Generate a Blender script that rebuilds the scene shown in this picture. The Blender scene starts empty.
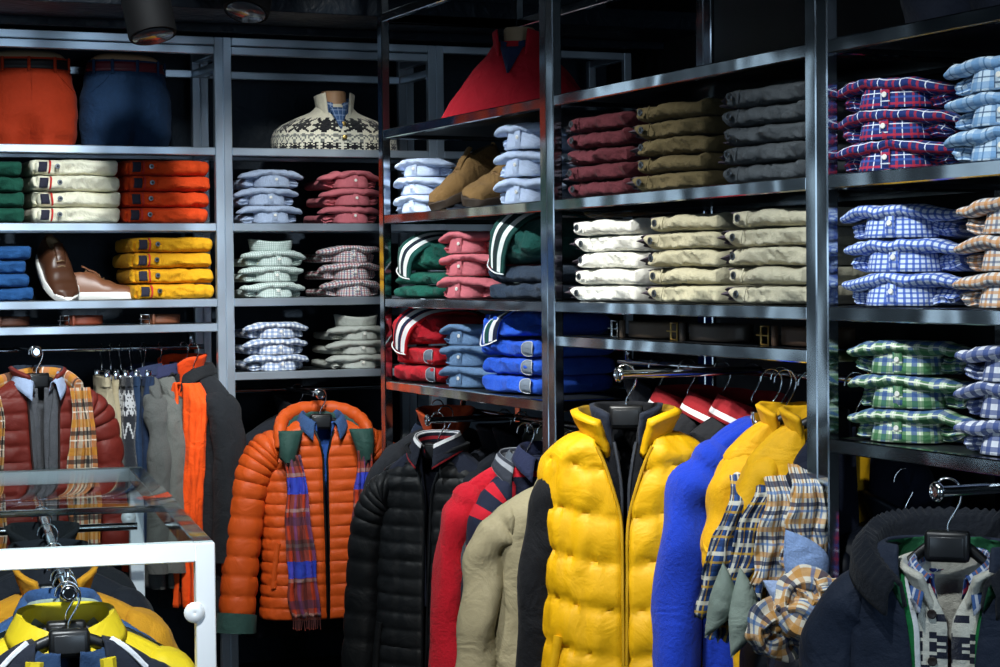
import bpy, bmesh, math, random
from math import sin, cos, pi, sqrt, radians as R, atan2, floor, exp
from mathutils import Vector as V, Matrix, noise
random.seed(11)
sc = bpy.context.scene
COL = sc.collection

# ------------------------------------------------------------------ camera
F_PX, PITCH, ROLL, HEAD, CAMZ = 2027.14, -0.0284196, -0.00917749, 0.406154629, 1.55
_ca, _sa = cos(HEAD), sin(HEAD)
def _w(x, y, z): return V((x*_ca + y*_sa, -x*_sa + y*_ca, z))
def make_camera():
    cp, sp, c, s = cos(PITCH), sin(PITCH), cos(ROLL), sin(ROLL)
    R0, U0, F0 = V((1, 0, 0)), V((0, -sp, cp)), V((0, cp, sp))
    r, u = c*R0 + s*U0, -s*R0 + c*U0
    r, u, f = _w(*r), _w(*u), _w(*F0)
    cam = bpy.data.cameras.new('camera'); o = bpy.data.objects.new('camera', cam); COL.objects.link(o)
    cam.sensor_width = 36; cam.lens = F_PX*36/1000; cam.clip_start = .05; cam.clip_end = 60
    m = Matrix((r, u, -f)).transposed().to_4x4(); m.translation = V((0, 0, CAMZ)); o.matrix_world = m
    sc.camera = o
make_camera()
def ray(px, py):                       # direction of a line of sight, for laying out the plan
    u = (px-500)/F_PX; v = (333.5-py)/F_PX
    c, s = cos(ROLL), sin(ROLL); u, v = c*u - s*v, s*u + c*v
    cp, sp = cos(PITCH), sin(PITCH)
    return _w(u, cp - v*sp, sp + v*cp)
def atX(px, py, X): r = ray(px, py); k = X/r.x; return V((X, r.y*k, CAMZ + r.z*k))
def atY(px, py, Y): r = ray(px, py); k = Y/r.y; return V((r.x*k, Y, CAMZ + r.z*k))
def atZ(px, py, Z): r = ray(px, py); k = (Z-CAMZ)/r.z; return V((r.x*k, r.y*k, Z))

# ------------------------------------------------------------------ colours and materials
def hexc(h):
    h = h.lstrip('#'); out = []
    for i in (0, 2, 4):
        c = int(h[i:i+2], 16)/255
        out.append(c/12.92 if c <= .04045 else ((c+.055)/1.055)**2.4)
    return tuple(out) + (1,)
class X:                               # tiny expression layer over shader math nodes
    def __init__(s, nt, sock): s.nt, s.s = nt, sock
    def op(s, o, b=None, c=None):
        n = s.nt.nodes.new('ShaderNodeMath'); n.operation = o
        s.nt.links.new(s.s, n.inputs[0])
        for i, q in ((1, b), (2, c)):
            if q is None: continue
            if isinstance(q, X): s.nt.links.new(q.s, n.inputs[i])
            else: n.inputs[i].default_value = q
        return X(s.nt, n.outputs[0])
    def __add__(s, b): return s.op('ADD', b)
    def __sub__(s, b): return s.op('SUBTRACT', b)
    def __mul__(s, b): return s.op('MULTIPLY', b)
    def fract(s): return s.op('FRACT')
    def abs(s): return s.op('ABSOLUTE')
    def lt(s, b): return s.op('LESS_THAN', b)
    def gt(s, b): return s.op('GREATER_THAN', b)
    def max(s, b): return s.op('MAXIMUM', b)
    def min(s, b): return s.op('MINIMUM', b)
    def near(s, c, e): return s.op('COMPARE', c, e)
MATS = {}
def newmat(name):
    m = bpy.data.materials.new(name); m.use_nodes = True
    return m, m.node_tree, m.node_tree.nodes['Principled BSDF']
def uvx(nt):
    t = nt.nodes.new('ShaderNodeTexCoord'); s = nt.nodes.new('ShaderNodeSeparateXYZ')
    nt.links.new(t.outputs['UV'], s.inputs[0]); return X(nt, s.outputs[0]), X(nt, s.outputs[1]), t
def mixc(nt, a, b, f):
    n = nt.nodes.new('ShaderNodeMix'); n.data_type = 'RGBA'
    for i, q in ((6, a), (7, b)):
        if hasattr(q, 'is_linked'): nt.links.new(q, n.inputs[i])
        else: n.inputs[i].default_value = q
    if isinstance(f, X): nt.links.new(f.s, n.inputs[0])
    else: n.inputs[0].default_value = f
    return n.outputs[2]
def finish_cloth(nt, bs, col, rough, sheen, bump, scale, var, wr=.55):
    t = nt.nodes.new('ShaderNodeTexCoord'); n = nt.nodes.new('ShaderNodeTexNoise')
    nt.links.new(t.outputs['Object'], n.inputs['Vector']); n.inputs['Scale'].default_value = scale; n.inputs['Detail'].default_value = 6
    hsv = nt.nodes.new('ShaderNodeHueSaturation')
    if hasattr(col, 'is_linked'): nt.links.new(col, hsv.inputs['Color'])
    else: hsv.inputs['Color'].default_value = col
    f = X(nt, n.outputs['Fac'])*(2*var) + (1-var); nt.links.new(f.s, hsv.inputs['Value'])
    nt.links.new(hsv.outputs[0], bs.inputs['Base Color'])
    b = nt.nodes.new('ShaderNodeBump'); b.inputs['Strength'].default_value = bump; b.inputs['Distance'].default_value = .003
    n2 = nt.nodes.new('ShaderNodeTexNoise'); nt.links.new(t.outputs['Object'], n2.inputs['Vector']); n2.inputs['Scale'].default_value = scale*5
    nt.links.new((X(nt, n.outputs['Fac'])*1.5 + X(nt, n2.outputs['Fac'])).s, b.inputs['Height'])
    n3 = nt.nodes.new('ShaderNodeTexNoise'); nt.links.new(t.outputs['Object'], n3.inputs['Vector'])
    n3.inputs['Scale'].default_value = 11; n3.inputs['Detail'].default_value = 3; n3.inputs['Distortion'].default_value = 1.2
    b3 = nt.nodes.new('ShaderNodeBump'); b3.inputs['Strength'].default_value = wr; b3.inputs['Distance'].default_value = .02
    nt.links.new(n3.outputs['Fac'], b3.inputs['Height']); nt.links.new(b3.outputs[0], b.inputs['Normal'])
    nt.links.new(b.outputs[0], bs.inputs['Normal'])
    bs.inputs['Roughness'].default_value = rough; bs.inputs['Specular IOR Level'].default_value = .3
    bs.inputs['Sheen Weight'].default_value = sheen; bs.inputs['Sheen Roughness'].default_value = .5
def cloth(h, rough=.85, sheen=.03, bump=.35, scale=60, var=.12, wr=.55):
    k = ('c', h, rough, sheen, bump, scale, var, wr)
    if k not in MATS:
        m, nt, bs = newmat('cloth_'+h.strip('#')); finish_cloth(nt, bs, hexc(h), rough, sheen, bump, scale, var, wr); MATS[k] = m
    return MATS[k]
def nylon(h): return cloth(h, .55, .0, .12, 30, .05, .28)
def knit(h): return cloth(h, .95, .06, .8, 130, .15)
def heather(h): return cloth(h, .95, .05, .7, 220, .3)
def plain(h, rough=.5, metal=0, spec=.5):
    k = ('p', h, rough, metal)
    if k not in MATS:
        m, nt, bs = newmat('plain_'+h.strip('#')); bs.inputs['Base Color'].default_value = hexc(h)
        bs.inputs['Roughness'].default_value = rough; bs.inputs['Metallic'].default_value = metal; MATS[k] = m
    return MATS[k]
def plaid(key, base, us, vs, rough=.85):
    # us / vs: stripes (period, centre 0..1, width 0..1, colour, strength) woven across each UV axis, UV in metres
    if ('pl', key) in MATS: return MATS[('pl', key)]
    m, nt, bs = newmat('plaid_'+key); u, v, t = uvx(nt); col = hexc(base)
    for ax, lst in ((u, us), (v, vs)):
        for per, c, w, h, st in lst:
            col = mixc(nt, col, hexc(h), (ax*(1/per)).fract().near(c, w/2)*st)
    finish_cloth(nt, bs, col, rough, .02, .3, 70, .08); MATS[('pl', key)] = m; return m
def gingham(key, base, col, p=.012, st=.62):
    return plaid(key, base, [(p, .5, .5, col, st)], [(p, .5, .5, col, st)])
def stripes(key, base, lst, axis='v'):
    return plaid(key, base, lst if axis == 'u' else [], lst if axis == 'v' else [])
def nordic(key, base, dark, grey, rows):
    # rows: (v centre, half height, kind, period)
    m, nt, bs = newmat('nordic_'+key); u, v, t = uvx(nt); col = hexc(base)
    st = 1/.006                                   # knitted stitches: quantise the coordinates
    uq = (u*st).op('FLOOR')*(.006); vq = (v*st).op('FLOOR')*(.006)
    for vc, hh, kind, per in rows:
        a = ((uq*(1/per)).fract() - .5).abs()*2    # 0 centre .. 1 edge
        b = ((vq - vc)*(1/hh)).abs()
        if kind == 'diamond': mk = (a + b).lt(.75); c = grey
        elif kind == 'zig': mk = ((vq - vc)*(1/hh) + 1 - a*2).abs().lt(.35); c = grey
        else:                                     # snow star: cross + ring + dots
            ring = (a + b).near(.85, .13); cr = a.lt(.14).max(b.lt(.12)); dg = (a - b).abs().lt(.17)
            mk = (ring.max(cr.max(dg)))*(a.max(b)).lt(.93); c = dark
        mk = mk*b.lt(1.0)
        col = mixc(nt, col, hexc(c), mk)
    finish_cloth(nt, bs, col, .95, .3, .7, 120, .12); return m
def metal_mat(name, h, rough, wav=.03):
    m, nt, bs = newmat(name); bs.inputs['Metallic'].default_value = 1
    t = nt.nodes.new('ShaderNodeTexCoord'); n = nt.nodes.new('ShaderNodeTexNoise'); n.inputs['Scale'].default_value = 5; n.inputs['Detail'].default_value = 5
    nt.links.new(t.outputs['Object'], n.inputs['Vector'])
    f = X(nt, n.outputs['Fac'])*.06 + (rough-.03); nt.links.new(f.s, bs.inputs['Roughness'])
    n2 = nt.nodes.new('ShaderNodeTexNoise'); n2.inputs['Scale'].default_value = 3.5; n2.inputs['Detail'].default_value = 1; nt.links.new(t.outputs['Object'], n2.inputs['Vector'])
    b = nt.nodes.new('ShaderNodeBump'); b.inputs['Strength'].default_value = .5; b.inputs['Distance'].default_value = wav; nt.links.new(n2.outputs['Fac'], b.inputs['Height']); nt.links.new(b.outputs[0], bs.inputs['Normal'])
    bs.inputs['Base Color'].default_value = hexc(h); return m
STEEL = metal_mat('polished_steel', '#aeb6bd', .13)
STEELB = metal_mat('brushed_steel', '#cbd7e3', .3); STEELB.node_tree.nodes['Principled BSDF'].inputs['Metallic'].default_value = .8
CHROME = metal_mat('chrome', '#e2e6ea', .12)
TABLE = metal_mat('bright_steel', '#f4f6f8', .45, .0); TABLE.node_tree.nodes['Principled BSDF'].inputs['Metallic'].default_value = .35
BRASS = metal_mat('aged_brass', '#b89a5a', .3)
PANEL = plain('#15181c', .35)
BLACKP = plain('#0c0d0f', .4)
DARK = cloth('#0e1016')
WHITEP = plain('#e8e8e4', .4)
def wall_mat(key, h, rough=.7):
    m, nt, bs = newmat(key); finish_cloth(nt, bs, hexc(h), rough, 0, .15, 9, .12); return m
def glass_mat():
    m, nt, bs = newmat('clear_glass'); nt.nodes.remove(bs); out = nt.nodes['Material Output']
    t = nt.nodes.new('ShaderNodeBsdfTransparent'); t.inputs[0].default_value = (.93, .97, .97, 1)
    g = nt.nodes.new('ShaderNodeBsdfGlossy'); g.inputs['Roughness'].default_value = .01
    f = nt.nodes.new('ShaderNodeFresnel'); f.inputs['IOR'].default_value = 1.07
    ge = nt.nodes.new('ShaderNodeNewGeometry'); fac = X(nt, ge.outputs['Backfacing']).lt(.5)*X(nt, f.outputs[0])
    x = nt.nodes.new('ShaderNodeMixShader'); nt.links.new(fac.s, x.inputs[0]); nt.links.new(t.outputs[0], x.inputs[1]); nt.links.new(g.outputs[0], x.inputs[2])
    nt.links.new(x.outputs[0], out.inputs[0]); return m
GLASS = glass_mat()

# ------------------------------------------------------------------ mesh building
class MB:
    def __init__(s): s.v, s.f, s.uv, s.mi = [], [], [], []
    def grid(s, nu, nv, fn, closed=False, uv=None, mi=0, cap0=False, cap1=False):
        # fn(u, v) -> point; closed joins the u direction; uv(u, v) -> metres
        b = len(s.v); cu = nu if closed else nu+1
        P = []; T = []
        for j in range(nv+1):
            for i in range(cu):
                s.v.append(tuple(fn(i/nu, j/nv)))
        uvf = uv or (lambda a, c: (a, c))
        fs = []
        for j in range(nv):
            for i in range(nu):
                i2 = (i+1) % cu if closed else i+1
                fs.append((b+j*cu+i, b+j*cu+i2, b+(j+1)*cu+i2, b+(j+1)*cu+i))
                T.append([uvf(i/nu, j/nv), uvf((i+1)/nu, j/nv), uvf((i+1)/nu, (j+1)/nv), uvf(i/nu, (j+1)/nv)])
        for on, j in ((cap0, 0), (cap1, nv)):
            if on:
                ring = [b+j*cu+i for i in range(cu)]
                if j == 0: ring = ring[::-1]
                fs.append(tuple(ring)); T.append([(s.v[k][0], s.v[k][2]) for k in ring])
        # turn the patch so that it faces away from its own middle
        c = V((0, 0, 0)); n = 0
        for k in range(b, len(s.v)): c += V(s.v[k]); n += 1
        c /= n; tot = 0
        for f in fs:
            p = [V(s.v[k]) for k in f[:4]]
            nn = (p[2]-p[0]).cross(p[-1]-p[1]); tot += nn.dot((p[0]+p[2])/2 - c)
        if tot < 0: fs = [f[::-1] for f in fs]; T = [t[::-1] for t in T]
        s.f += fs; s.uv += T; s.mi += [mi]*len(fs); return s
    def box(s, c, d, bev=.0015, mi=0, rot=None):
        bm = bmesh.new(); bmesh.ops.create_cube(bm, size=1)
        for w in bm.verts: w.co = V((w.co.x*d[0], w.co.y*d[1], w.co.z*d[2]))
        if bev: bmesh.ops.bevel(bm, geom=list(bm.edges), offset=min(bev, min(d)*.45), segments=1 if bev < .003 else 2, affect='EDGES', profile=.5)
        b = len(s.v); m = rot or Matrix.Identity(3)
        for i, w in enumerate(bm.verts): w.index = i; s.v.append(tuple(m @ w.co + V(c)))
        for f in bm.faces:
            s.f.append(tuple(b+w.index for w in f.verts)); s.mi.append(mi)
            s.uv.append([(w.co.x+w.co.y, w.co.z) for w in f.verts])
        bm.free(); return s
    def tube(s, path, r, n=8, ry=None, up=V((0, 1, 0)), steps=None, mi=0, cap=True, smooth=True, disp=None, k=1.0):
        # path: points (Catmull-Rom when smooth), r / ry: radius or function of 0..1
        P = [V(p) for p in path]
        def pos(t):
            if not smooth or len(P) < 3:
                q = t*(len(P)-1); i = min(int(q), len(P)-2); return P[i].lerp(P[i+1], q-i)
            q = t*(len(P)-1); i = min(int(q), len(P)-2); w = q-i
            p0, p1, p2, p3 = P[max(i-1, 0)], P[i], P[i+1], P[min(i+2, len(P)-1)]
            return .5*((2*p1) + (p2-p0)*w + (2*p0-5*p1+4*p2-p3)*w*w + (3*p1-p0-3*p2+p3)*w**3)
        st = steps or max(2, (len(P)-1)*(5 if smooth and len(P) > 2 else 1))
        rf = r if callable(r) else (lambda t: r)
        rg = ry if callable(ry) else (rf if ry is None else (lambda t: ry))
        L = sum((P[i+1]-P[i]).length for i in range(len(P)-1))
        fr = []; last = None
        for j in range(st+1):
            t = j/st; a = pos(max(0, t-.01)); c = pos(min(1, t+.01)); T = (c-a).normalized()
            ref = last if last is not None else up
            N = ref - T*ref.dot(T)
            if N.length < 1e-4: N = V((1, 0, 0)) - T*T.x
            N.normalize(); last = N; fr.append((pos(t), T.cross(N), N))
        def fn(u, v):
            p, A, B = fr[round(v*st)]; th = 2*pi*u; d = disp(u, v) if disp else 0
            cx, cy = cos(th), sin(th)
            if k != 1: cx = math.copysign(abs(cx)**k, cx); cy = math.copysign(abs(cy)**k, cy)
            return p + A*cx*(rf(v)+d) + B*cy*(rg(v)+d)
        rm = rf(.5)
        return s.grid(n, st, fn, True, lambda u, v: (u*2*pi*rm, v*L), mi, cap, cap)
    def lathe(s, prof, m=None, n=20, mi=0):
        m = m or Matrix.Identity(4)
        def fn(u, v):
            r, z = prof[round(v*(len(prof)-1))]; return m @ V((r*cos(2*pi*u), r*sin(2*pi*u), z))
        return s.grid(n, len(prof)-1, fn, True, lambda u, v: (u*.1, v*.1), mi, True, True)
    def build(s, name, mats, parent=None, sharp=50, solid=None, sub=0, loc=None, rz=None):
        me = bpy.data.meshes.new(name); me.from_pydata(s.v, [], s.f)
        ul = me.uv_layers.new(name='UVMap'); i = 0; flat = []
        for t in s.uv:
            for q in t: flat += [q[0], q[1]]
        ul.data.foreach_set('uv', flat)
        for m in (mats if isinstance(mats, (list, tuple)) else [mats]): me.materials.append(m)
        me.polygons.foreach_set('material_index', s.mi); me.polygons.foreach_set('use_smooth', [True]*len(s.f))
        me.update(); me.set_sharp_from_angle(angle=R(sharp))
        o = bpy.data.objects.new(name, me); COL.objects.link(o)
        if parent: o.parent = parent
        if loc is not None: o.location = loc
        if rz is not None: o.rotation_euler = (0, 0, rz)
        if solid:
            md = o.modifiers.new('thickness', 'SOLIDIFY'); md.thickness = solid; md.offset = -1; md.material_offset = 1 if len(me.materials) > 1 else 0
        if sub:
            md = o.modifiers.new('smooth', 'SUBSURF'); md.levels = md.render_levels = sub
        return o
def tag(o, label=None, cat=None, group=None, kind=None):
    if label: o['label'] = label
    if cat: o['category'] = cat
    if group: o['group'] = group
    if kind: o['kind'] = kind
    return o
def thing(name, label, cat, loc=(0, 0, 0), rz=0, group=None):
    o = bpy.data.objects.new(name, None); COL.objects.link(o); o.empty_display_size = .05
    o.location = loc; o.rotation_euler = (0, 0, rz); return tag(o, label, cat, group)
def dup(o, parent=None):
    c = o.copy(); COL.objects.link(c); c.parent = parent
    for ch in list(o.children): dup(ch, c)
    return c
def nz(x, y=0, z=0): return noise.noise(V((x, y, z)))
def lerp(a, b, t): return a + (b-a)*t
def sm(t): t = max(0, min(1, t)); return t*t*(3-2*t)
def sp(x, e): return math.copysign(abs(x)**e, x)
MY = Matrix.Rotation(pi/2, 4, 'X')      # lathe axis z -> -y
def at(x, y, z): return Matrix.Translation((x, y, z))
# ------------------------------------------------------------------ folded clothes
def slab(mb, w, d, t, seed=0, amp=.004, layers=2, nx=26, n=30, groove=.004, x0=0, y0=0, z0=0, mi=0, taper=0, ez=.55, er=1):
    s0 = 1 - er*t/w
    def fn(u, v):
        s = -1 + 2*v; s = sin(s*pi/2)*.35 + s*.65
        k = 1.0
        if abs(s) > s0: q = (abs(s)-s0)/(1-s0); k = sqrt(max(0, 1-q*q))*.92 + .08
        th = 2*pi*u; cy, cz = cos(th), sin(th)
        y = sp(cy, .3)*d/2; z = sp(cz, ez)*t/2
        front = max(0, -cy)
        if layers > 1 and front > .3: y += groove*(cos(layers*pi*(z/t+.5))**2)*front*2
        x = s*w/2
        z = z*k*(1 - taper*(s+1)/2)
        y = y*(1 - (1-k)*.25)
        z += t/2
        y += (amp*2.4*nz(x*13+seed*7.1, z*30, seed) + amp*1.2*nz(x*45, z*60+x*30, seed+1)) * (1 if front > 0 else .3)
        z += amp*nz(x*11+seed*3.3, y*9, seed+5)*(.3 + .7*(z/t)) + amp*.8*nz(x*35, y*20+seed, 3)*front
        return (x+x0, y+y0, min(max(z, .0005), t-z0-.0003 if z0 == 0 else t)+z0)
    return mb.grid(n, nx, fn, True, lambda u, v: (v*w, u*2*(d+t)), mi, True, True)
def trousers_proto(kind, mat, seed, w=.325, d=.3, t=.058, lin=None):
    r = thing('folded_trousers', None, None)
    slab(MB(), w, d, t, seed, .0075, 1, 48, 40, er=.45).build('body', mat, r)
    yb = -d/2
    def fy(z):                                        # front of the roll at height z
        q = abs(2*z/t-1)**(1/.55); return -d/2*max(0, 1-q*q)**.15
    def patch(x0, x1, z0, z1, off, name, m):
        return MB().grid(4, 10, lambda u, v: (lerp(x0, x1, u)+.002*sin(v*3+seed), fy(lerp(z0, z1, v))-off, lerp(z0, z1, v)), False).build(name, m, r, solid=.002)
    if kind == 'A':
        sl = slab(MB(), .06, d*.96, t*.92, seed+3, .012, 4, 12, 30, .006, -w/2+.018, .004, .002, er=.3).build('waistband', mat, r)
        j = .006*nz(seed*3.3)
        patch(-w/2+.012+j, -w/2+.043+j, t*.18, t*.82, .0125, 'waist_label', cloth('#2b2b3a'))
        patch(-w/2+.05+j, -w/2+.0565+j, t*.08, t*.94, .0115, 'red_stripe', cloth('#c8352c'))
        bx = -w/2+.083
    else:
        slab(MB(), .05, d*.9, t*.9, seed+3, .012, 3, 12, 30, .01, -w/2-.014, .003, .002, er=.4).build('lining', lin or cloth('#453d47'), r)
        bx = -w/2+.036
    b = MB().lathe([(0, 0), (.0085, 0), (.0095, .002), (.0085, .004), (.0055, .0042), (.005, .0025), (0, .0025)], at(bx, yb-.0075, t*.54) @ MY, 16).build('button', plain('#7b7f84', .35, 1), r)
    MB().lathe([(0, .0026), (.0046, .0026), (.0046, .0034), (0, .0036)], at(bx, yb-.0075, t*.54) @ MY, 12).build('button_centre', BLACKP, b)
    # stitched seam along the front fold
    MB().tube([(bx+.02, yb-.001, t*.2), (bx+.024, yb-.0025, t*.55), (bx+.022, yb+.004, t*.9)], .0018, 5).build('seam', mat, r)
    return r
def shirt_proto(mat, seed, w=.262, d=.31, p=.068, stand=False, inner=None, bt='#e9e6dd', hang=0.0):
    r = thing('folded_shirt', None, None)
    slab(MB(), w*.86, d-.04, p*.55, seed, .009, 3, 22, 28, .005, 0, .025, 0).build('body', mat, r)
    bw, bd = w*.275, .06
    def band(u, v):
        th = pi*(1+u); k = 1 - .12*v
        return (bw*k*sp(cos(th), .8), -.098 + bd*k*sp(sin(th), .8) + .004*nz(u*4, v, seed), .002 + p*.76*v)
    MB().grid(24, 6, band, False, lambda u, v: (u*bw*2.6, v*p)).build('collar_band', mat, r, solid=.004)
    def leaf(u, v):
        s = -1 + 2*v; e = max(0, 1-abs(s)**2.6); th = 2*pi*u
        hh = .002 + .0145*e**.5; dd = .005 + .042*e**.45
        x = w/2*s*(1+.03*nz(seed, s)); yc = -.132 + .03*abs(s)**1.8 + .012
        zc = p*.77 + .003*(1-s*s) - .012*abs(s)**2 + .009*nz(s*1.7+seed*5, seed) + .005*nz(s*6, seed*3)
        return (x, yc + dd*sp(cos(th), .8), min(p*.995, zc + hh*sin(th) + .0035*nz(s*6+seed, u*3)*e))
    MB().grid(16, 30, leaf, True, lambda u, v: (v*w, .05+u*.1), 0, True, True).build('collar', mat, r)
    MB().lathe([(0, 0), (.0052, 0), (.006, .0012), (.005, .0024), (0, .002)], at(.002, -.098-bd-.001, p*.45) @ MY, 12).build('button', plain(bt, .3), r)
    MB().box((.002, -.098-bd+.0018, p*.4), (.022, .003, p*.66), .001).build('placket', mat, r)
    if stand:
        def ring(u, v):
            th = 2*pi*u; k = 1 + .12*v
            return (w*.3*k*cos(th), -.06+.07*k*sin(th), p*.95 + .042*v + .006*cos(th*2)*v)
        MB().grid(32, 4, ring, True, lambda u, v: (u*.5, v*.045)).build('standing_collar', [mat, inner or cloth('#3a4044')], r, solid=.005)
    return r
def polo_proto(mat, seed, w=.34, d=.3, t=.062, lab=True, collar=None, trim='#e6e6e6', lean=0):
    r = thing('folded_polo', None, None); big = collar is not None
    slab(MB(), w, d, t, seed, .008 if not big else .014, 1, 30, 34, .005, taper=.25 if big else 0).build('body', mat, r)
    yb = -d/2
    if lab and not big:
        def pt(u, v):
            th = 2*pi*u; z = t*.5 + t*.4*v*sp(sin(th), .6)
            return (w/2-.045 + .026*v*sp(cos(th), .6), yb-.008+.02*abs(2*z/t-1)**3, z)
        MB().grid(24, 5, pt, True, lambda u, v: (u, v)).build('inner_patch', cloth('#66717f'), r, solid=.002)
        MB().tube([V(pt(i/20, 1))+V((0, -.001, 0)) for i in range(21)], .0011, 5, smooth=False).build('patch_piping', cloth('#b9bec6'), r)
    if big:                                # striped rib collar hanging over the front, held up by the folded body
        P = [V((-w*.25, yb-.014, -.012)), V((-w*.2, yb-.02, t*.35)), V((-w*.1, yb-.012, t*.75)), V((w*.02, yb+.045, t*1.08)), V((w*.12, .0, t*1.12)), V((w*.2, .09, t*.95))]
        def cp(u, v):
            q = v*(len(P)-1); i = min(int(q), len(P)-2); f = q-i
            p0, p1, p2, p3 = P[max(i-1, 0)], P[i], P[i+1], P[min(i+2, len(P)-1)]
            c = .5*((2*p1) + (p2-p0)*f + (2*p0-5*p1+4*p2-p3)*f*f + (3*p1-p0-3*p2+p3)*f**3)
            k = (.072+.022*sin(pi*v))*(u-.5)
            return c + V((k, -.008*sin(pi*u), -k*(.38+lean)))
        MB().grid(12, 40, cp, False, lambda u, v: (v*.3, u*.08)).build('striped_collar', collar, r, solid=.007)
        MB().tube([cp(1, 0), cp(.5, 0)+V((0, -.003, -.006)), cp(0, 0)+V((-.01, 0, .0)), V((-w*.43, yb+.0, t*.2)), V((-w*.44, yb+.02, t*.5)), V((-w*.3, yb+.0, t*.8))], .0021, 6).build('collar_trim', cloth(trim), r)
    return r
ORD = ['topmost', 'second from the top', 'third from the top', 'fourth from the top', 'fifth from the top']
def stack(protos, n, pos, rz, pitch, lab, cat, group, jit=.006, top=None, used=set(), turnj=1.6):
    # n things one on another; lab is completed by the place in the stack
    for i in range(n):
        src = top if (top is not None and i == n-1) else protos[i % len(protos)]
        if src.name in used: o = dup(src)
        else: used.add(src.name); o = src
        a = rz + R(random.uniform(-turnj, turnj)); dx, dy = random.uniform(-jit, jit), random.uniform(-jit*.5, jit*.5)
        o.location = (pos[0] + dx*cos(rz) - dy*sin(rz), pos[1] + dx*sin(rz) + dy*cos(rz), pos[2] + pitch*i)
        o.rotation_euler = (0, 0, a)
        k = n-1-i
        tag(o, (ORD[k] if k < n-1 else 'bottom') + ' of ' + lab, cat, group)
        if k < n-1 or n == 1: pass
RZ = -pi/2
LF, RFX = 7.4, 2.326                                   # front planes of the two runs of shelving
def Lpos(px, z, d, y0=.016): return (atY(px, 200, LF+.02).x, LF + y0 + d/2, z)
def Rpos(px, z, d, x0=.016, turn=0):                 # the middle of the front edge stands where the line of sight meets the shelf front
    a = RZ + R(turn); y = atX(px, 200, RFX+x0).y
    return (RFX + x0 - sin(a)*d/2, y + cos(a)*d/2, z)

# ------------------------------------------------------------------ hanging clothes
def hanger(label, loc, rz, group=None, w=.19, block=True):
    r = thing('clothes_hanger', label, 'hanger', loc, rz, group)
    MB().tube([(0, 0, .0), (0, 0, .03), (.01, 0, .05), (.021, 0, .07), (.024, 0, .092), (.012, 0, .112), (-.008, 0, .115), (-.022, 0, .103), (-.026, 0, .087)], .0024, 8).build('hook', CHROME, r)
    def arm(u, v):
        s = -1+2*v; th = 2*pi*u; rr = .011 + .016*abs(s)**3; e = 1 if abs(s) < .97 else .6
        return (w*s, -.008*s*s + rr*.75*e*cos(th), .006 - .085*abs(s)**1.4 + .013*e*sin(th))
    MB().grid(12, 28, arm, True, None, 0, True, True).build('shoulder_bar', BLACKP, r)
    if block:
        b = MB().box((0, -.012, -.008), (.082, .03, .058), .008).build('size_block', BLACKP, r)
        MB().box((0, -.028, -.008), (.062, .004, .038), .004).build('block_face', plain('#26282b', .3), b)
    return r
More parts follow.
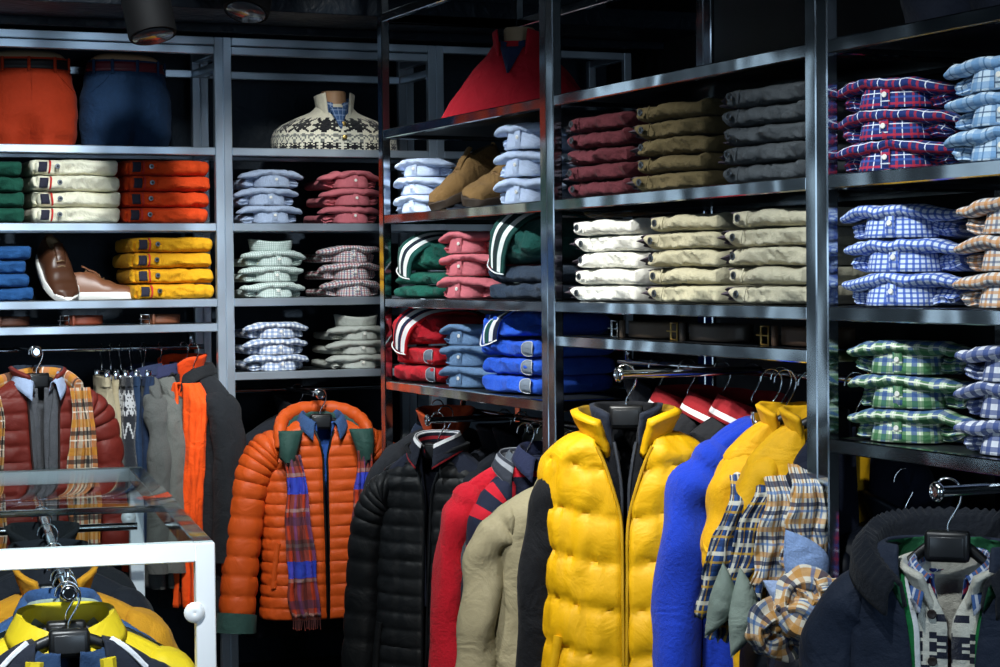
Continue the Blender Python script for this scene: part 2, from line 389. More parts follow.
def garment(name, label, cat, loc, rz, mat, lin=None, L=.74, sw=.2, hw=.23, nb=.07, b=.06, hb=.085, gap=(.05, .02, .02), nq=0, amp=.012,
            sl=None, collar=None, colm=None, zipm=None, pockets=False, seed=0, group=None, hem=None, fold=.006, drop=.075, buttons=None, part='body', slant=0, vseam=(), cfl=.03, chh=.075, gapv=.35, qe=.5, zr=.004, csol=.012, cfk=.32, piping=None):
    r = thing(name, label, cat, loc, rz, group); lin = lin or mat
    vs = .13
    def g_at(v):
        return lerp(gap[0], gap[1], sm(v/gapv)) if v < gapv else lerp(gap[1], gap[2], (v-gapv)/(1-gapv))
    def body(u, v, off=0):
        if v < vs:
            t = v/vs; a = lerp(nb, sw, t**.9); z = -drop*t**1.25; bb = lerp(nb*.75, b, t); tt = 0
        else:
            tt = (v-vs)/(1-vs); a = lerp(sw, hw, tt) - .012*sin(pi*tt); z = -drop - (L-drop)*tt; bb = lerp(b, hb, sm(tt*1.3))
        g = g_at(v); th0 = math.asin(min(.95, (g/a)**(1/.75)))
        th = th0 + (2*pi-2*th0)*u; s_, c_ = sin(th), cos(th)
        x = a*sp(s_, .75); y = -bb*sp(c_, .8)
        n = V((s_*bb, -c_*a, 0)).normalized()
        if nq:
            w = abs(sin(pi*(nq*(v-vs*.3)/(1-vs*.3) + slant*abs(sin(th)))))
            d = amp*(w**qe) + amp*.5*w*nz(th*4+seed, v*nq*1.1, seed) + amp*(.16+.3*(1-w))*nz(th*14, v*nq*1.5, seed+2) + amp*.3*(1-w)*nz(th*30, v*nq*.8, seed+4) - amp*.9*max([exp(-((x-c)/.008)**2) for c in vseam] or [0])
        else:
            d = fold*tt*(sin(th*5+seed+3*nz(v*2.5, seed)) + .6*sin(th*9+seed*2+2*nz(v*3, seed))) + fold*1.6*nz(th*1.5+seed, v*4, seed) + fold*.7*nz(th*5+v*5, v*9-th*2, seed)
        edge = min(1, min(u, 1-u)*26)
        return V((x, y, z)) + n*(d*(.6+.4*edge) + off)
    B = MB().grid(110 if nq else 72, max(60, int(nq*10)), body, False, lambda u, v: ((u-.5)*(2*hw+2*hb)*1.25, -v*L)).build(part, [mat, lin], r, solid=.007)
    tag(B)
    if zipm:
        for uu, nm in ((0, 'zipper'), (1, 'zipper')):
            MB().tube([body(uu, q/14, .002) for q in range(1, 15)], zr, 6, steps=56).build(nm, zipm, r)
    if piping:
        for uu in (.1, .9): MB().tube([body(uu, .01+.24*q/8, .006) for q in range(9)], .006, 6).build('piping', piping, r)
    if buttons:
        bmat, n, uu = buttons
        for q in range(n):
            v = .1 + .55*q/max(1, n-1); p = body(uu, v, .004)
            MB().lathe([(0, 0), (.008, 0), (.009, .002), (.007, .004), (0, .003)], at(*p) @ MY, 12).build('button', bmat, r)
    if pockets:
        for uu in (.13, .87):
            pk = MB().tube([body(uu, .62, .006), body(uu+(.012 if uu < .5 else -.012), .72, .008), body(uu+(.02 if uu < .5 else -.02), .84, .006)], .011, 8, ry=.006).build('pocket', mat, r)
    if hem:
        MB().tube([body(q/40, .985, .004) for q in range(41)], .014, 8, steps=80, up=V((0, 0, 1))).build('hem_band', hem, r)
    if sl:
        n2 = sl.get('nq', 0); ln = sl.get('len', .58); r0, r1 = sl.get('r', (.075, .05)); fw = sl.get('fwd', .04); spl = sl.get('splay', .06)
        for sd in sl.get('sides', (-1, 1)):
            P = [(sd*(sw-.075), .0, -drop-.035), (sd*(sw-.03), 0, -drop-.045), (sd*(sw+spl*.35), -fw*.1, -drop-.15), (sd*(sw+spl*.75), -fw*.4, -drop-.15-ln*.4), (sd*(sw+spl), -fw, -drop-ln)]
            def dp(u, v, sd=sd):
                if n2:
                    w = abs(sin(pi*n2*v)); return amp*.75*(w**.6) + amp*.4*w*nz(u*8+sd, v*n2*1.2, seed) + amp*(.2+.35*(1-w))*nz(u*16, v*n2*1.6, seed)
                cr = sin(v*26+u*7+4*nz(v*3, seed, u*2)); return fold*1.3*nz(u*5+sd*3+seed, v*7, seed)+fold*.75*cr*max(0, 1-abs(v-.48)*2.0)
            S = MB().tube(P, lambda t: lerp(r0*.78, r1, sm(t*1.1))*(.6+.4*sm(t*7)), 36, ry=lambda t: lerp(r0, r1*1.1, sm(t))*(.7+.3*sm(t*6)), steps=max(44, n2*8), disp=dp, k=.85).build('sleeve', mat, r)
            if sl.get('cuff'):
                e = V(P[-1]); MB().tube([e+V((-sd*.004, .006, .045)), e+V((0, 0, .01)), e+V((sd*.002, -.003, -.022))], r1*1.2, 24, ry=r1*1.3, steps=6).build('cuff', sl['cuff'], S)
    cm = colm or mat
    if collar == 'stand' or collar == 'rib':
        hgt = chh
        def cf(u, v):
            th0 = .35; th = th0 + (2*pi-2*th0)*u; k = 1 + cfk*v
            e = abs(2*u-1)**4
            a = nb*1.04*k + cfl*v*e; bb = nb*.8*k
            return (a*sp(sin(th), .85), -bb*sp(cos(th), .85) - .012*e*v, -.008 - .05*e*(1-v) + hgt*v*(1-.25*e) - cfl*.5*e*v*v + (.004*sin(u*2*pi*30) if collar == 'rib' else .006*nz(u*7, v*4, seed)))
        MB().grid(60, 8, cf, False, lambda u, v: (u*.45, v*.07)).build('collar', [cm, lin], r, solid=csol)
    elif collar == 'big':                          # wide shawl of ribbed knit lying open on the shoulders
        def cf(u, v):
            th0 = .5; th = th0 + (2*pi-2*th0)*u; e = abs(2*u-1)
            prof = [(0, 0), (.014, .045), (.034, .058), (.06, .03), (.064, -.012)]
            q = v*4; i = min(int(q), 3); f = q-i; k = 1 + lerp(prof[i][0], prof[i+1][0], f)/nb; z = lerp(prof[i][1], prof[i+1][1], f)
            return (nb*k*sp(sin(th), .8), -nb*.8*k*sp(cos(th), .8), -.01 + z - .1*e**2.5 + .003*sin(u*2*pi*48)*sin(pi*v))
        MB().grid(200, 16, cf, False, lambda u, v: (u*.5, v*.12)).build('collar', [cm, lin], r, solid=.012)
    elif collar == 'fold':
        def cf(u, v):
            th0 = .3; th = th0 + (2*pi-2*th0)*u; e = abs(2*u-1)**3
            prof = [(1.0, -.004), (1.04, .034), (1.1, .04), (1.22, .03), (1.42, .004-.03*e)]
            q = v*4; i = min(int(q), 3); f = q-i; k = lerp(prof[i][0], prof[i+1][0], f); z = lerp(prof[i][1], prof[i+1][1], f)
            return (nb*k*sp(sin(th), .85) + math.copysign(.018*e*v, sin(th)), -nb*.8*k*sp(cos(th), .85) - .028*e*v, z - .04*e)
        MB().grid(48, 12, cf, False, lambda u, v: (u*.42, v*.1)).build('collar', [cm, lin], r, solid=.003)
    elif collar == 'hood':
        P = [(-.17, -.085, -.1), (-.165, -.06, -.035), (-.135, .0, .012), (-.06, .05, .038), (.06, .05, .038), (.135, .0, .012), (.165, -.06, -.035), (.17, -.085, -.1)]
        MB().tube(P, lambda t: .017+.006*sin(pi*t), 18, ry=lambda t: .022, steps=64, up=V((0, -1, 0)), disp=lambda u, v: .005*abs(sin(v*pi*15))**.5).build('hood', mat, r)
        def hl(u, v):
            q = V(P[0]).lerp(V(P[0]), 0); i = v*7; k = min(int(i), 6); c = V(P[k]).lerp(V(P[k+1]), i-k)
            inn = V((c.x*.55, c.y*.5+.02, c.z-.035)); return c.lerp(inn, u) + V((0, -.012*sin(pi*u), .006*nz(u*5, v*9)))
        MB().grid(8, 42, hl, False, lambda u, v: (u*.1, v*.5)).build('hood_lining', colm, r, solid=.006)
        for sd in (-1, 1):                         # quilted lapel tabs at both ends of the hood
            def lp(u, v, sd=sd):
                x = lerp(.178, .085+.045*v, u); z = lerp(-.03-.0*u, -.13-.05*u, v); return (sd*x, -.105-.022*sin(pi*u)-.014*sin(pi*v)-.01*v, z)
            h2 = MB().grid(8, 10, lp, False, lambda u, v: (u*.1, v*.1)).build('hood_tab', colm, r, solid=.01)
            MB().lathe([(0, 0), (.006, 0), (.005, .003), (0, .003)], at(sd*.15, -.14, -.15) @ MY, 12).build('snap', STEEL, h2)
    elif collar == 'polo':
        def cf(u, v):
            th0 = .25; th = th0 + (2*pi-2*th0)*u; e = abs(2*u-1)**3
            prof = [(1.0, 0), (1.05, .04), (1.18, .046), (1.18+.026/nb, .0-.03*e)]
            q = v*3; i = min(int(q), 2); f = q-i; k = lerp(prof[i][0], prof[i+1][0], f); z = lerp(prof[i][1], prof[i+1][1], f)
            return (nb*k*sp(sin(th), .85), -nb*.8*k*sp(cos(th), .85) - .03*e*v, z - .035*e)
        MB().grid(48, 12, cf, False, lambda u, v: (u*.42, v*.12)).build('collar', [cm, lin], r, solid=.004)
    return r
def scarf(label, loc, rz, mat, strips, cat='scarf', seed=0, group=None, neck=True, tuck=0, pleat=3.3):
    # strips: (x top, z top, x bottom, z bottom, width, y)
    r = thing('scarf', label, cat, loc, rz, group)
    for k, (x0, z0, x1, z1, w, y) in enumerate(strips):
        def fn(u, v, k=k):
            t = v; c = lerp(x0, x1, t); ww = w*(.62+.42*sm(t*1.6)+.05*nz(t*5, k+seed))
            ph = seed+k*2.1
            return (c + ww*(u-.5) + .018*nz(t*3, ph) + .008*nz(u*4, t*5, ph), y + tuck*(1-sm(t*4.5)) - .01 - .017*abs(sin(pi*(u*pleat+.55*nz(t*2.6+ph, u*2)))) - .012*sin(pi*min(1, t*1.2)) + .012*nz(u*3, t*6, ph), lerp(z0, z1, t) + (.012*nz(u*9, ph) if t > .97 else 0))
        s = MB().grid(36, 40, fn, False, lambda u, v: (u*w*1.9, v*abs(z1-z0))).build('scarf_end', mat, r, solid=.004)
        fr = MB()
        for q in range(18):
            a = V(fn((q+.5)/18, 1)); fr.tube([a, a+V((.003*nz(q), -.002, -.02)), a+V((.008*nz(q*3.1), 0, -.045))], .0014, 4, steps=3)
        fr.build('fringe', mat, s)
    if neck and len(strips) > 1:
        a, b = strips[0], strips[1]
        MB().tube([(a[0], a[5]-.01, a[1]), (a[0]*.8, -.02, a[1]+.035), (0, .055, a[1]+.06), (b[0]*.8, -.02, b[1]+.035), (b[0], b[5]-.01, b[1])], .018, 12, ry=.03, up=V((0, 0, 1)), steps=30).build('neck_loop', mat, r)
    return r
def hung_trousers(label, loc, rz, mat, group=None, w=.17, th=.03, L=.62, seed=0):
    # folded over, held by two clips: seen mostly edge on
    r = thing('hanging_trousers', label, 'trousers', loc, rz, group)
    def fn(u, v):
        t = 2*pi*u; k = 1 + .1*sin(v*5+seed)
        d = .006*sin(4*t+seed+v*3) + .008*nz(cos(t)*2+seed, v*5, sin(t))
        return (w*(.8+.2*v)*sp(cos(t), .7)+d*.5, th*(.55+.55*sm(v*4))*k*sp(sin(t), .8)+d, -L*v)
    b = MB().grid(40, 30, fn, True, lambda u, v: (u*w*4, -v*L), 0, True, True).build('legs', mat, r)
    def wb(u, v):
        t = 2*pi*u; return (w*.82*sp(cos(t), .7), (th*.6+.003)*sp(sin(t), .8), -.035*v+.001)
    MB().grid(32, 3, wb, True, None, 0, True, True).build('waistband', mat, r)
    return r
def clip_hanger(label, loc, rz, group=None, w=.13):
    r = thing('clip_hanger', label, 'hanger', loc, rz, group)
    MB().tube([(0, 0, .014), (0, 0, .034), (.01, 0, .05), (.021, 0, .07), (.024, 0, .092), (.012, 0, .112), (-.008, 0, .115), (-.022, 0, .103), (-.026, 0, .087)], .0022, 8).build('hook', CHROME, r)
    MB().tube([(-w, 0, .015), (w, 0, .015)], .0035, 8).build('clip_bar', CHROME, r)
    for sd in (-1, 1):
        c = MB().box((sd*w*.75, 0, 0), (.022, .022, .034), .003); c.box((sd*w*.75, -.014, -.012), (.018, .008, .02), .002)
        c.build('clip', CHROME, r)
    return r
# ------------------------------------------------------------------ the room
def structure(name, mb, mat): return tag(mb.build(name, mat), kind='structure')
WALLB = wall_mat('navy_wall_paint', '#1a2530'); WALLK = wall_mat('black_wall_paint', '#0c0d10')
structure('floor', MB().box((.4, 2.9, -.05), (7.2, 10.2, .1), 0), wall_mat('dark_floor', '#2a2826', .35))
structure('ceiling', MB().box((.4, 2.9, 3.25), (7.2, 10.2, .1), 0), WALLK)
structure('wall_back', MB().box((.4, 7.93, 1.6), (7.2, .1, 3.2), 0), WALLB)
structure('wall_right', MB().box((3.95, 2.9, 1.6), (.1, 10.2, 3.2), 0), WALLK)
structure('wall_left', MB().box((-3.15, 2.9, 1.6), (.1, 10.2, 3.2), 0), WALLK)
structure('trim_1', MB().box((.4, 7.4, 2.53), (7.0, .9, .07), .004).box((.4, 7.36, 2.48), (7.0, .03, .03), .003), wall_mat('fascia_paint', '#141d27', .5))

# ------------------------------------------------------------------ shelving frames
def bay(label, W, D, pw, pd, H, shelves, loc, rz, T=.03, rails=(), back=None, arms=(), steel=STEEL, hang=None, top2=False, group='steel shelving frames'):
    r = thing('shelving_unit', label, 'shelving', loc, rz, group)
    for x in (pw/2, W-pw/2):
        for y in (pd/2, D-pd/2):
            MB().box((x, y, H/2), (pw-.001, pd, H), .0028).build('post', steel, r, 25)
    for z in shelves:
        s = MB().box((W/2, D/2, z-.009), (W-2*pw-.002, D-2*pd, .014), .001).build('shelf', PANEL, r)
        MB().box((W/2, pd/2+.001, z-T/2), (W-2*pw, pd-.003, T), .0026).build('front_rail', steel, s, 25)
        MB().box((W/2, D-pd/2, z-T/2), (W-2*pw, pd-.004, T), .0026).build('back_rail', steel, s, 25)
        for x in (pw/2, W-pw/2):
            MB().box((x, D/2, z-T/2), (pw-.004, D-2*pd, T), .0026).build('side_rail', steel, s, 25)
    for (y, z) in rails:                                  # rails with no board
        MB().box((W/2, y, z-T/2), (W-2*pw, pd-.003, T), .0026).build('cross_rail', steel, r, 25)
        for x in (pw/2, W-pw/2):
            MB().box((x, D/2, z-T/2), (pw-.006, D-2*pd, T), .0026).build('cross_rail', steel, r, 25)
    if back: MB().box((W/2, D-.006-pd*.2, H/2), (W-2*pw, .01, H-.1), .001).build('back_panel', back, r)
    if hang:
        y, z, x0, x1 = hang
        b = MB().tube([(x0, y, z), (x1, y, z)], .01, 14, smooth=False).build('hanging_rail', STEEL, r)
        for x in (x0+.05, x1-.05):
            MB().box((x, y, (z+min(q for q in shelves if q > z)-T)/2), (.016, .016, min(q for q in shelves if q > z)-T-z), .002).build('rail_bracket', STEEL, b)
    for (x, y0, y1, z) in arms:
        a = MB().tube([(x, y0, z), (x, y1, z)], .01, 14, smooth=False).build('display_arm', STEEL, r)
        MB().lathe([(0, 0), (.017, 0), (.019, .004), (.017, .01), (.012, .012), (.011, .009), (0, .009)], at(x, y0, z) @ MY, 20).build('end_cap', CHROME, a)
    return r
ZS1, ZS2, ZS3, ZB, ZS4 = 2.041, 1.757, 1.474, 1.381, 1.195
LD, RD = .36, .52
bay('steel shelving bay by the left edge, trousers and shoes on its shelves', 1.204, LD, .033, .03, 2.453, [ZS1, ZS2, ZS3, ZB], (.86, LF, 0), 0, rails=[(.015, 2.453), (.015, 2.418), (LD-.02, 2.36)],
    steel=STEELB, hang=(.2, 1.289, .035, 1.169), arms=[(atY(36, 351, LF-.2).x-.86, -.2, .2, 1.297)])
bay('steel shelving bay of folded shirts with the orange jacket hung below', .857, LD, .033, .03, 2.453, [ZS1, ZS2, ZS3, ZS4], (2.064, LF, 0), 0, rails=[(.015, 2.453), (.015, 2.418), (LD-.02, 2.36)],
    steel=STEELB, hang=(.2, 1.115, .035, .822), arms=[(atY(320, 392, LF-.2).x-2.064, -.2, .2, 1.115)])
bay('steel shelving bay in the dark corner behind the striped polo shirts', .857, LD, .033, .03, 2.453, [ZS1, ZS2, ZS3], (2.921, LF, 0), 0, rails=[(.015, 2.453)], steel=STEELB)
ZRT = 2.43
def ry(px): return atX(px, 200, RFX).y
Y0, Y1, Y2, Y3 = 6.43, 5.075, 3.70, 2.325
bay('steel shelving bay with brown boots and striped polo shirts', Y0-Y1, RD, .044, .028, 2.8, [ZS1, ZS2, 1.479, 1.202], (RFX, Y0, 0), RZ, rails=[(.014, ZRT), (RD-.014, ZRT)],
    hang=(.26, 1.1, .045, Y0-Y1-.045), arms=[(Y0-atX(438, 415, RFX).y, -.03, .26, 1.1)])
bay('steel shelving bay with pale trousers and a row of belts', Y1-Y2, RD, .044, .028, 2.8, [ZS1, ZS2, 1.479, 1.386], (RFX, Y1, 0), RZ, rails=[(.014, ZRT), (RD-.014, ZRT)],
    hang=(.2, 1.31, .045, Y1-Y2-.045), arms=[(Y1-atX(628, 370, RFX-.16).y, -.18, .2, 1.315)], back=plain('#08090b', .6))
bay('steel shelving bay at the right edge with checked shirts', Y2-Y3, RD, .044, .028, 2.8, [ZS1, ZS2, 1.479, 1.2], (RFX, Y2, 0), RZ, rails=[(.014, ZRT), (RD-.014, ZRT)],
    hang=(.24, 1.15, .045, Y2-Y3-.045), arms=[(Y2-atX(948, 492, RFX-.12).y, -.14, .24, 1.15)], back=wall_mat('grey_board', '#3c3b3a', .6))

# ------------------------------------------------------------------ folded trousers, left bay
C_ = {k: cloth(h, .85, .02, .5, 50, .14) for k, h in dict(cream='#e3dfc8', orange='#d8430f', green='#0f4a3a', blue='#1f4f86', yellow='#d69a10', burg='#54222b', olive='#5e5439', grey='#4a4f53', white='#e4e4dd', khaki='#aaa58c', beige='#b5af98').items()}
def tstack(kind, key, px, z, n, lab, group, front, pitch, w=.31, d=.3, jit=.011):
    ps = [trousers_proto(kind, C_[key], s*3+len(key), w, d, pitch*.99) for s in range(min(n, 3))]
    stack(ps, n, Lpos(px, z+.0005, d) if front == 'L' else Rpos(px, z+.0005, d, .03, 7), 0 if front == 'L' else RZ+R(7), pitch, lab, 'trousers', group, jit)
tstack('A', 'green', -18, ZS2, 4, 'dark green folded trousers by the left edge', 'folded green trousers', 'L', .056)
tstack('A', 'cream', 78, ZS2, 4, 'cream folded trousers beside the orange stack', 'folded cream trousers', 'L', .058)
tstack('A', 'orange', 170, ZS2, 4, 'orange folded trousers beside the cream stack', 'folded orange trousers', 'L', .059)
tstack('A', 'blue', -14, ZS3, 4, 'blue folded trousers left of the brown shoes', 'folded blue trousers', 'L', .05)
tstack('A', 'yellow', 172, ZS3, 4, 'mustard folded trousers right of the brown shoes', 'folded mustard trousers', 'L', .058, .3)
# trousers, right bay: two rows of three stacks
for (key, px, z, lab) in (('burg', 597, ZS2, 'burgundy folded trousers beside the olive stack'), ('olive', 669, ZS2, 'folded olive trousers between the burgundy and grey stacks'),
                          ('grey', 762, ZS2, 'grey folded trousers right of the olive stack'), ('white', 603, 1.479, 'folded white trousers left of the khaki stack'),
                          ('khaki', 681, 1.479, 'folded khaki trousers above the belts'), ('beige', 767, 1.479, 'folded beige trousers right of the khaki stack')):
    tstack('D', key, px, z, 5, lab, 'folded %s trousers' % key.replace('burg', 'burgundy'), 'R', .0435, .29, .34, .009)

# ------------------------------------------------------------------ folded shirts
S_ = dict(
    blue=heather('#a9b7cf'), pink=cloth('#b8626a'), chk=plaid('pale_check', '#cfd8d3', [(.008, .5, .4, '#7f988f', .6)], [(.008, .5, .4, '#7f988f', .6)]),
    multi=plaid('red_blue_check', '#ddd8d4', [(.022, .25, .22, '#a85560', .8), (.022, .75, .22, '#4b5a86', .8)], [(.022, .25, .2, '#a85560', .7), (.022, .75, .2, '#55605f', .7)]),
    ging=gingham('blue_gingham', '#dfe3e4', '#5d76a4', .02, .62), grey=cloth('#a9ada6'),
    pale=cloth('#bccbe6', .85, .02), rose=cloth('#cf6f78'), cham=heather('#6f8fb5'),
    rednavy=plaid('red_navy_plaid', '#1b2d68', [(.05, .2, .12, '#a5283a', .8), (.05, .5, .1, '#a5283a', .8), (.05, .8, .045, '#dfe6f2', .9)], [(.05, .2, .13, '#b52438', .75), (.05, .55, .12, '#35549e', .8), (.05, .8, .05, '#dfe6f2', .9)]),
    lblue=plaid('light_blue_plaid', '#c7dbea', [(.045, .3, .4, '#5a8fc2', .6), (.045, .75, .08, '#23476f', .8)], [(.045, .3, .4, '#5a8fc2', .6), (.045, .75, .08, '#23476f', .8)]),
    tatt=plaid('blue_tattersall', '#ccd9ec', [(.0135, .5, .38, '#2f57b4', .85)], [(.0135, .5, .38, '#2f57b4', .8)]),
    oran=plaid('orange_grey_check', '#ddd9d4', [(.03, .25, .25, '#c98b4d', .75), (.03, .7, .2, '#55617c', .75)], [(.03, .25, .25, '#c98b4d', .7), (.03, .7, .2, '#55617c', .7)]),
    grn=plaid('green_blue_plaid', '#b9cfae', [(.05, .25, .34, '#2c6a3c', .8), (.05, .72, .22, '#2b4f8f', .8), (.05, .95, .06, '#e6e9d8', .9)], [(.05, .25, .34, '#2c6a3c', .75), (.05, .72, .22, '#2b4f8f', .75), (.05, .95, .06, '#e6e9d8', .9)]),
    navy=plaid('navy_white_check', '#d9dde6', [(.028, .5, .45, '#3b4f86', .85)], [(.028, .5, .45, '#3b4f86', .8)]))
def sstack(key, px, z, lab, group, front, pitch=.068, n=3, w=.262, stand=False, turn=0, inner=None, back=0):
    ps = [shirt_proto(S_[key], s*5+len(key)+px*.01, w, .31, pitch) for s in range(n-1 if stand else n)]
    top = shirt_proto(S_[key], 9, w, .31, pitch, True, inner) if stand else None
    if front == 'L': stack(ps, n, Lpos(px, z+.0005, .31), 0, pitch, lab, 'shirt', group, .008, top)
    else: stack(ps, n, Rpos(px, z+.0005, .31, .05+back, turn), RZ+R(turn), pitch, lab, 'shirt', group, .006, top)
sstack('blue', 273, ZS2, 'folded pale blue shirts beside the pink stack', 'folded pale blue shirts in the left bay', 'L')
sstack('pink', 354, ZS2, 'folded pink shirts right of the pale blue stack', 'folded pink shirts in the corner', 'L')
sstack('chk', 275, ZS3, 'folded pale check shirts below the pale blue ones', 'folded pale check shirts', 'L', .06, stand=True)
sstack('multi', 354, ZS3, 'folded red and blue check shirts below the pink stack', 'folded red and blue check shirts', 'L', .066)
sstack('ging', 277, ZS4, 'folded blue gingham shirts beside the plain grey ones', 'folded gingham shirts', 'L', .062)
sstack('grey', 362, ZS4, 'folded plain grey shirts right of the gingham stack', 'folded grey shirts', 'L', .055, stand=True, inner=cloth('#3a3f42'))
sstack('pale', 413, ZS2, 'folded light blue shirts left of the brown boots', 'folded light blue shirts left of the boots', 'R', .06, turn=25)
sstack('pale', 516, ZS2, 'folded light blue shirts right of the brown boots', 'folded light blue shirts right of the boots', 'R', .079, turn=25)
sstack('rose', 457, 1.479, 'folded rose pink shirts between green and navy polos', 'folded rose shirts', 'R', .07, turn=25)
sstack('cham', 458, 1.202, 'folded chambray shirts between red and blue polos', 'folded chambray shirts', 'R', .066, turn=25)
sstack('rednavy', 884, ZS2, 'folded red and navy plaid shirts by the right post', 'folded red and navy plaid shirts', 'R', .064, turn=25, w=.3)
sstack('lblue', 1003, ZS2, 'folded light blue plaid shirts cut by the right edge', 'folded light blue plaid shirts', 'R', .066, turn=25, w=.3)
sstack('tatt', 890, 1.479, 'folded blue and white check shirts below the red plaid', 'folded blue check shirts', 'R', .07, turn=25, w=.3)
sstack('oran', 1012, 1.479, 'folded orange and grey check shirts cut by the right edge', 'folded orange check shirts', 'R', .07, turn=25, w=.3)
sstack('grn', 894, 1.2, 'folded green plaid shirts on the lowest right shelf', 'folded green plaid shirts', 'R', .07, turn=25, w=.3)
sstack('navy', 1008, 1.2, 'folded navy and white check shirts right of the green plaid', 'folded navy check shirts', 'R', .07, turn=25, w=.3)

# ------------------------------------------------------------------ folded polo shirts
def sc_(k, base, l): return stripes(k, base, [(.08, c, w, h, 1) for c, w, h in l])
STG = sc_('green_collar', '#0f4a44', [(.3, .2, '#e8ebe8'), (.5, .16, '#1b2233'), (.7, .2, '#e8ebe8')])
STR_ = sc_('red_collar', '#c41a26', [(.22, .14, '#251c33'), (.42, .2, '#eceded'), (.6, .16, '#1d2744'), (.8, .2, '#eceded')])
STB = sc_('blue_collar', '#1e4fb8', [(.2, .12, '#e8ebe8'), (.42, .28, '#0f4a44'), (.68, .2, '#eceded'), (.88, .2, '#1d2744')])
STN = sc_('navy_collar', '#11423d', [(.3, .16, '#e8ebe8'), (.5, .2, '#1b2a2c'), (.74, .18, '#e8ebe8')])
def pstack(h, px, z, n, lab, group, colr, pitch, labp, tt, w=.29, trim='#e6e6e6', top=None, lean=0):
    m = knit(h); ps = [polo_proto(m, s*4+px*.1, w, .3, pitch*.99, labp) for s in range(n-1)]
    tp = polo_proto(knit(top) if top else m, 2+px*.1, w, .29, tt, labp, colr, trim, lean)
    stack(ps, n, Rpos(px, z+.0005, .3, .05, 12), RZ+R(12), pitch, lab, 'polo shirt', group, .006, tp)
pstack('#0f5a4c', 416, 1.479, 3, 'folded green polo shirts left of the rose shirts', 'folded green polos', STG, .044, False, .105)
pstack('#2c3a4c', 514, 1.479, 3, 'folded dark slate polo shirts right of the rose shirts', 'folded slate polos', STN, .05, False, .15, top='#0f4a44')
pstack('#c61a2a', 413, 1.202, 3, 'folded red polo shirts left of the chambray shirts', 'folded red polos', STR_, .058, True, .115)
pstack('#1f53c4', 506, 1.202, 4, 'folded blue polo shirts right of the chambray shirts', 'folded blue polos', STB, .054, True, .085, lean=-.6)

# ------------------------------------------------------------------ shoes and belts
def shoe(label, loc, rot, up, sole, lin, boot=False, L=.29, group=None):
    r = thing('boot' if boot else 'shoe', label, 'boot' if boot else 'shoe', loc, 0, group); r.rotation_euler = rot
    def wd(t): return .04 + .013*sin(pi*min(1, t*1.05)) + .008*sm((t-.4)/.3) - .03*sm((t-.88)/.12)**2
    hs = [(0, .1), (.12, .105), (.3, .112), (.45, .1), (.62, .072), (.8, .054), (.93, .046), (1, .03)]
    if boot: hs = [(0, .118), (.12, .125), (.3, .122), (.42, .108), (.6, .08), (.8, .062), (.93, .052), (1, .03)]
    def hh(t):
        for (a, p), (b, q) in zip(hs, hs[1:]):
            if t <= b: return lerp(p, q, sm((t-a)/(b-a)))
        return hs[-1][1]
    def upper(u, v):
        th = pi*u; w = wd(v)*(.5+.5*sqrt(min(1, v*14+.1))); h = hh(v) - .02
        z = .022 + h*sp(sin(th), .7); x = -w*sp(cos(th), .62)*(1-.25*(h/.13)*sin(th))
        if v < .36 and .34 < u < .66: z -= .05*sin(pi*(u-.34)/.32)*sm((.36-v)/.06)*sm(v/.05)
        return (x, L/2 - L*v, z + .002*nz(u*6, v*9))
    MB().grid(28, 40, upper, False, lambda u, v: (u*.2, v*L)).build('upper', up, r)
    def so(u, v):
        th = 2*pi*u; t = .5 - .5*sp(sin(th), .8); w = (wd(max(.02, min(.98, t)))+.008)*(1 if abs(cos(th)) > .2 else 1)
        z = [0, .003, .026, .03][round(v*3)]; k = [.96, 1.02, 1.04, 1.0][round(v*3)]
        return (w*k*sp(cos(th), .6), L*.515*sp(sin(th), .8)*k, z)
    s = MB().grid(40, 3, so, True, None, 0, True, True).build('sole', sole, r)
    if boot:
        h_ = MB()
        for q in range(9): h_.box((0, -L*.44+q*L*.11, -.003), (.07, .014, .01), .002)
        h_.build('tread', BLACKP, s)
    def ins(u, v):
        th = 2*pi*u; return (.024*v*cos(th), L*.33+.047*v*sin(th), hh(.15)-.012-.018*(1-v))
    MB().grid(20, 4, ins, True).build('lining', lin, r, solid=.002)
    tg = MB()
    def tongue(u, v): x = (u-.5)*.036; return (x, L*.19-v*.07, hh(.31+v*.24)+.006 - 60*x*x*.3 + .012*(1-v))
    MB().grid(8, 8, tongue, False).build('tongue', up, r, solid=.003)
    for q in range(5):
        t = .36+.055*q; y = L/2-L*t; z = hh(t)+.0035
        MB().tube([(-.02, y, z-.006), (0, y-.002, z+.003), (.02, y+.003, z-.006)], .0022, 6).build('lace', lin if not boot else plain('#8a6a45', .8), r)
    return r
BRL = plain('#4a2c1c', .4); SUEDE = cloth('#7d5f38', .95, .05, .5, 90, .15)
p = atY(61, 299, LF+.06); shoe('brown leather shoe with white sole, heel raised and toe forward', (p.x, LF+.16, ZS3+.078), (R(38), 0, R(10)), BRL, WHITEP, plain('#8b7355', .7), group='pair of brown leather shoes')
p = atY(96, 299, LF+.15); shoe('brown leather shoe lying sideways behind its partner, toe to the right', (p.x, LF+.13, ZS3), (0, 0, R(82)), plain('#7a4d33', .4), WHITEP, plain('#8b7355', .7), group='pair of brown leather shoes')
y = atX(470, 180, RFX+.15).y; shoe('tan suede boot standing behind its partner, heel raised', (RFX+.15, y, ZS2+.056), (R(23), 0, R(-80)), SUEDE, plain('#3a2c20', .6), plain('#5c4a33', .8), True, group='pair of tan suede boots')
y = atX(500, 180, RFX+.15).y; shoe('tan suede boot in front beside the right light blue shirts', (RFX+.15, y, ZS2+.03), (R(11), R(14), R(-72)), SUEDE, plain('#3a2c20', .6), plain('#5c4a33', .8), True, L=.27, group='pair of tan suede boots')
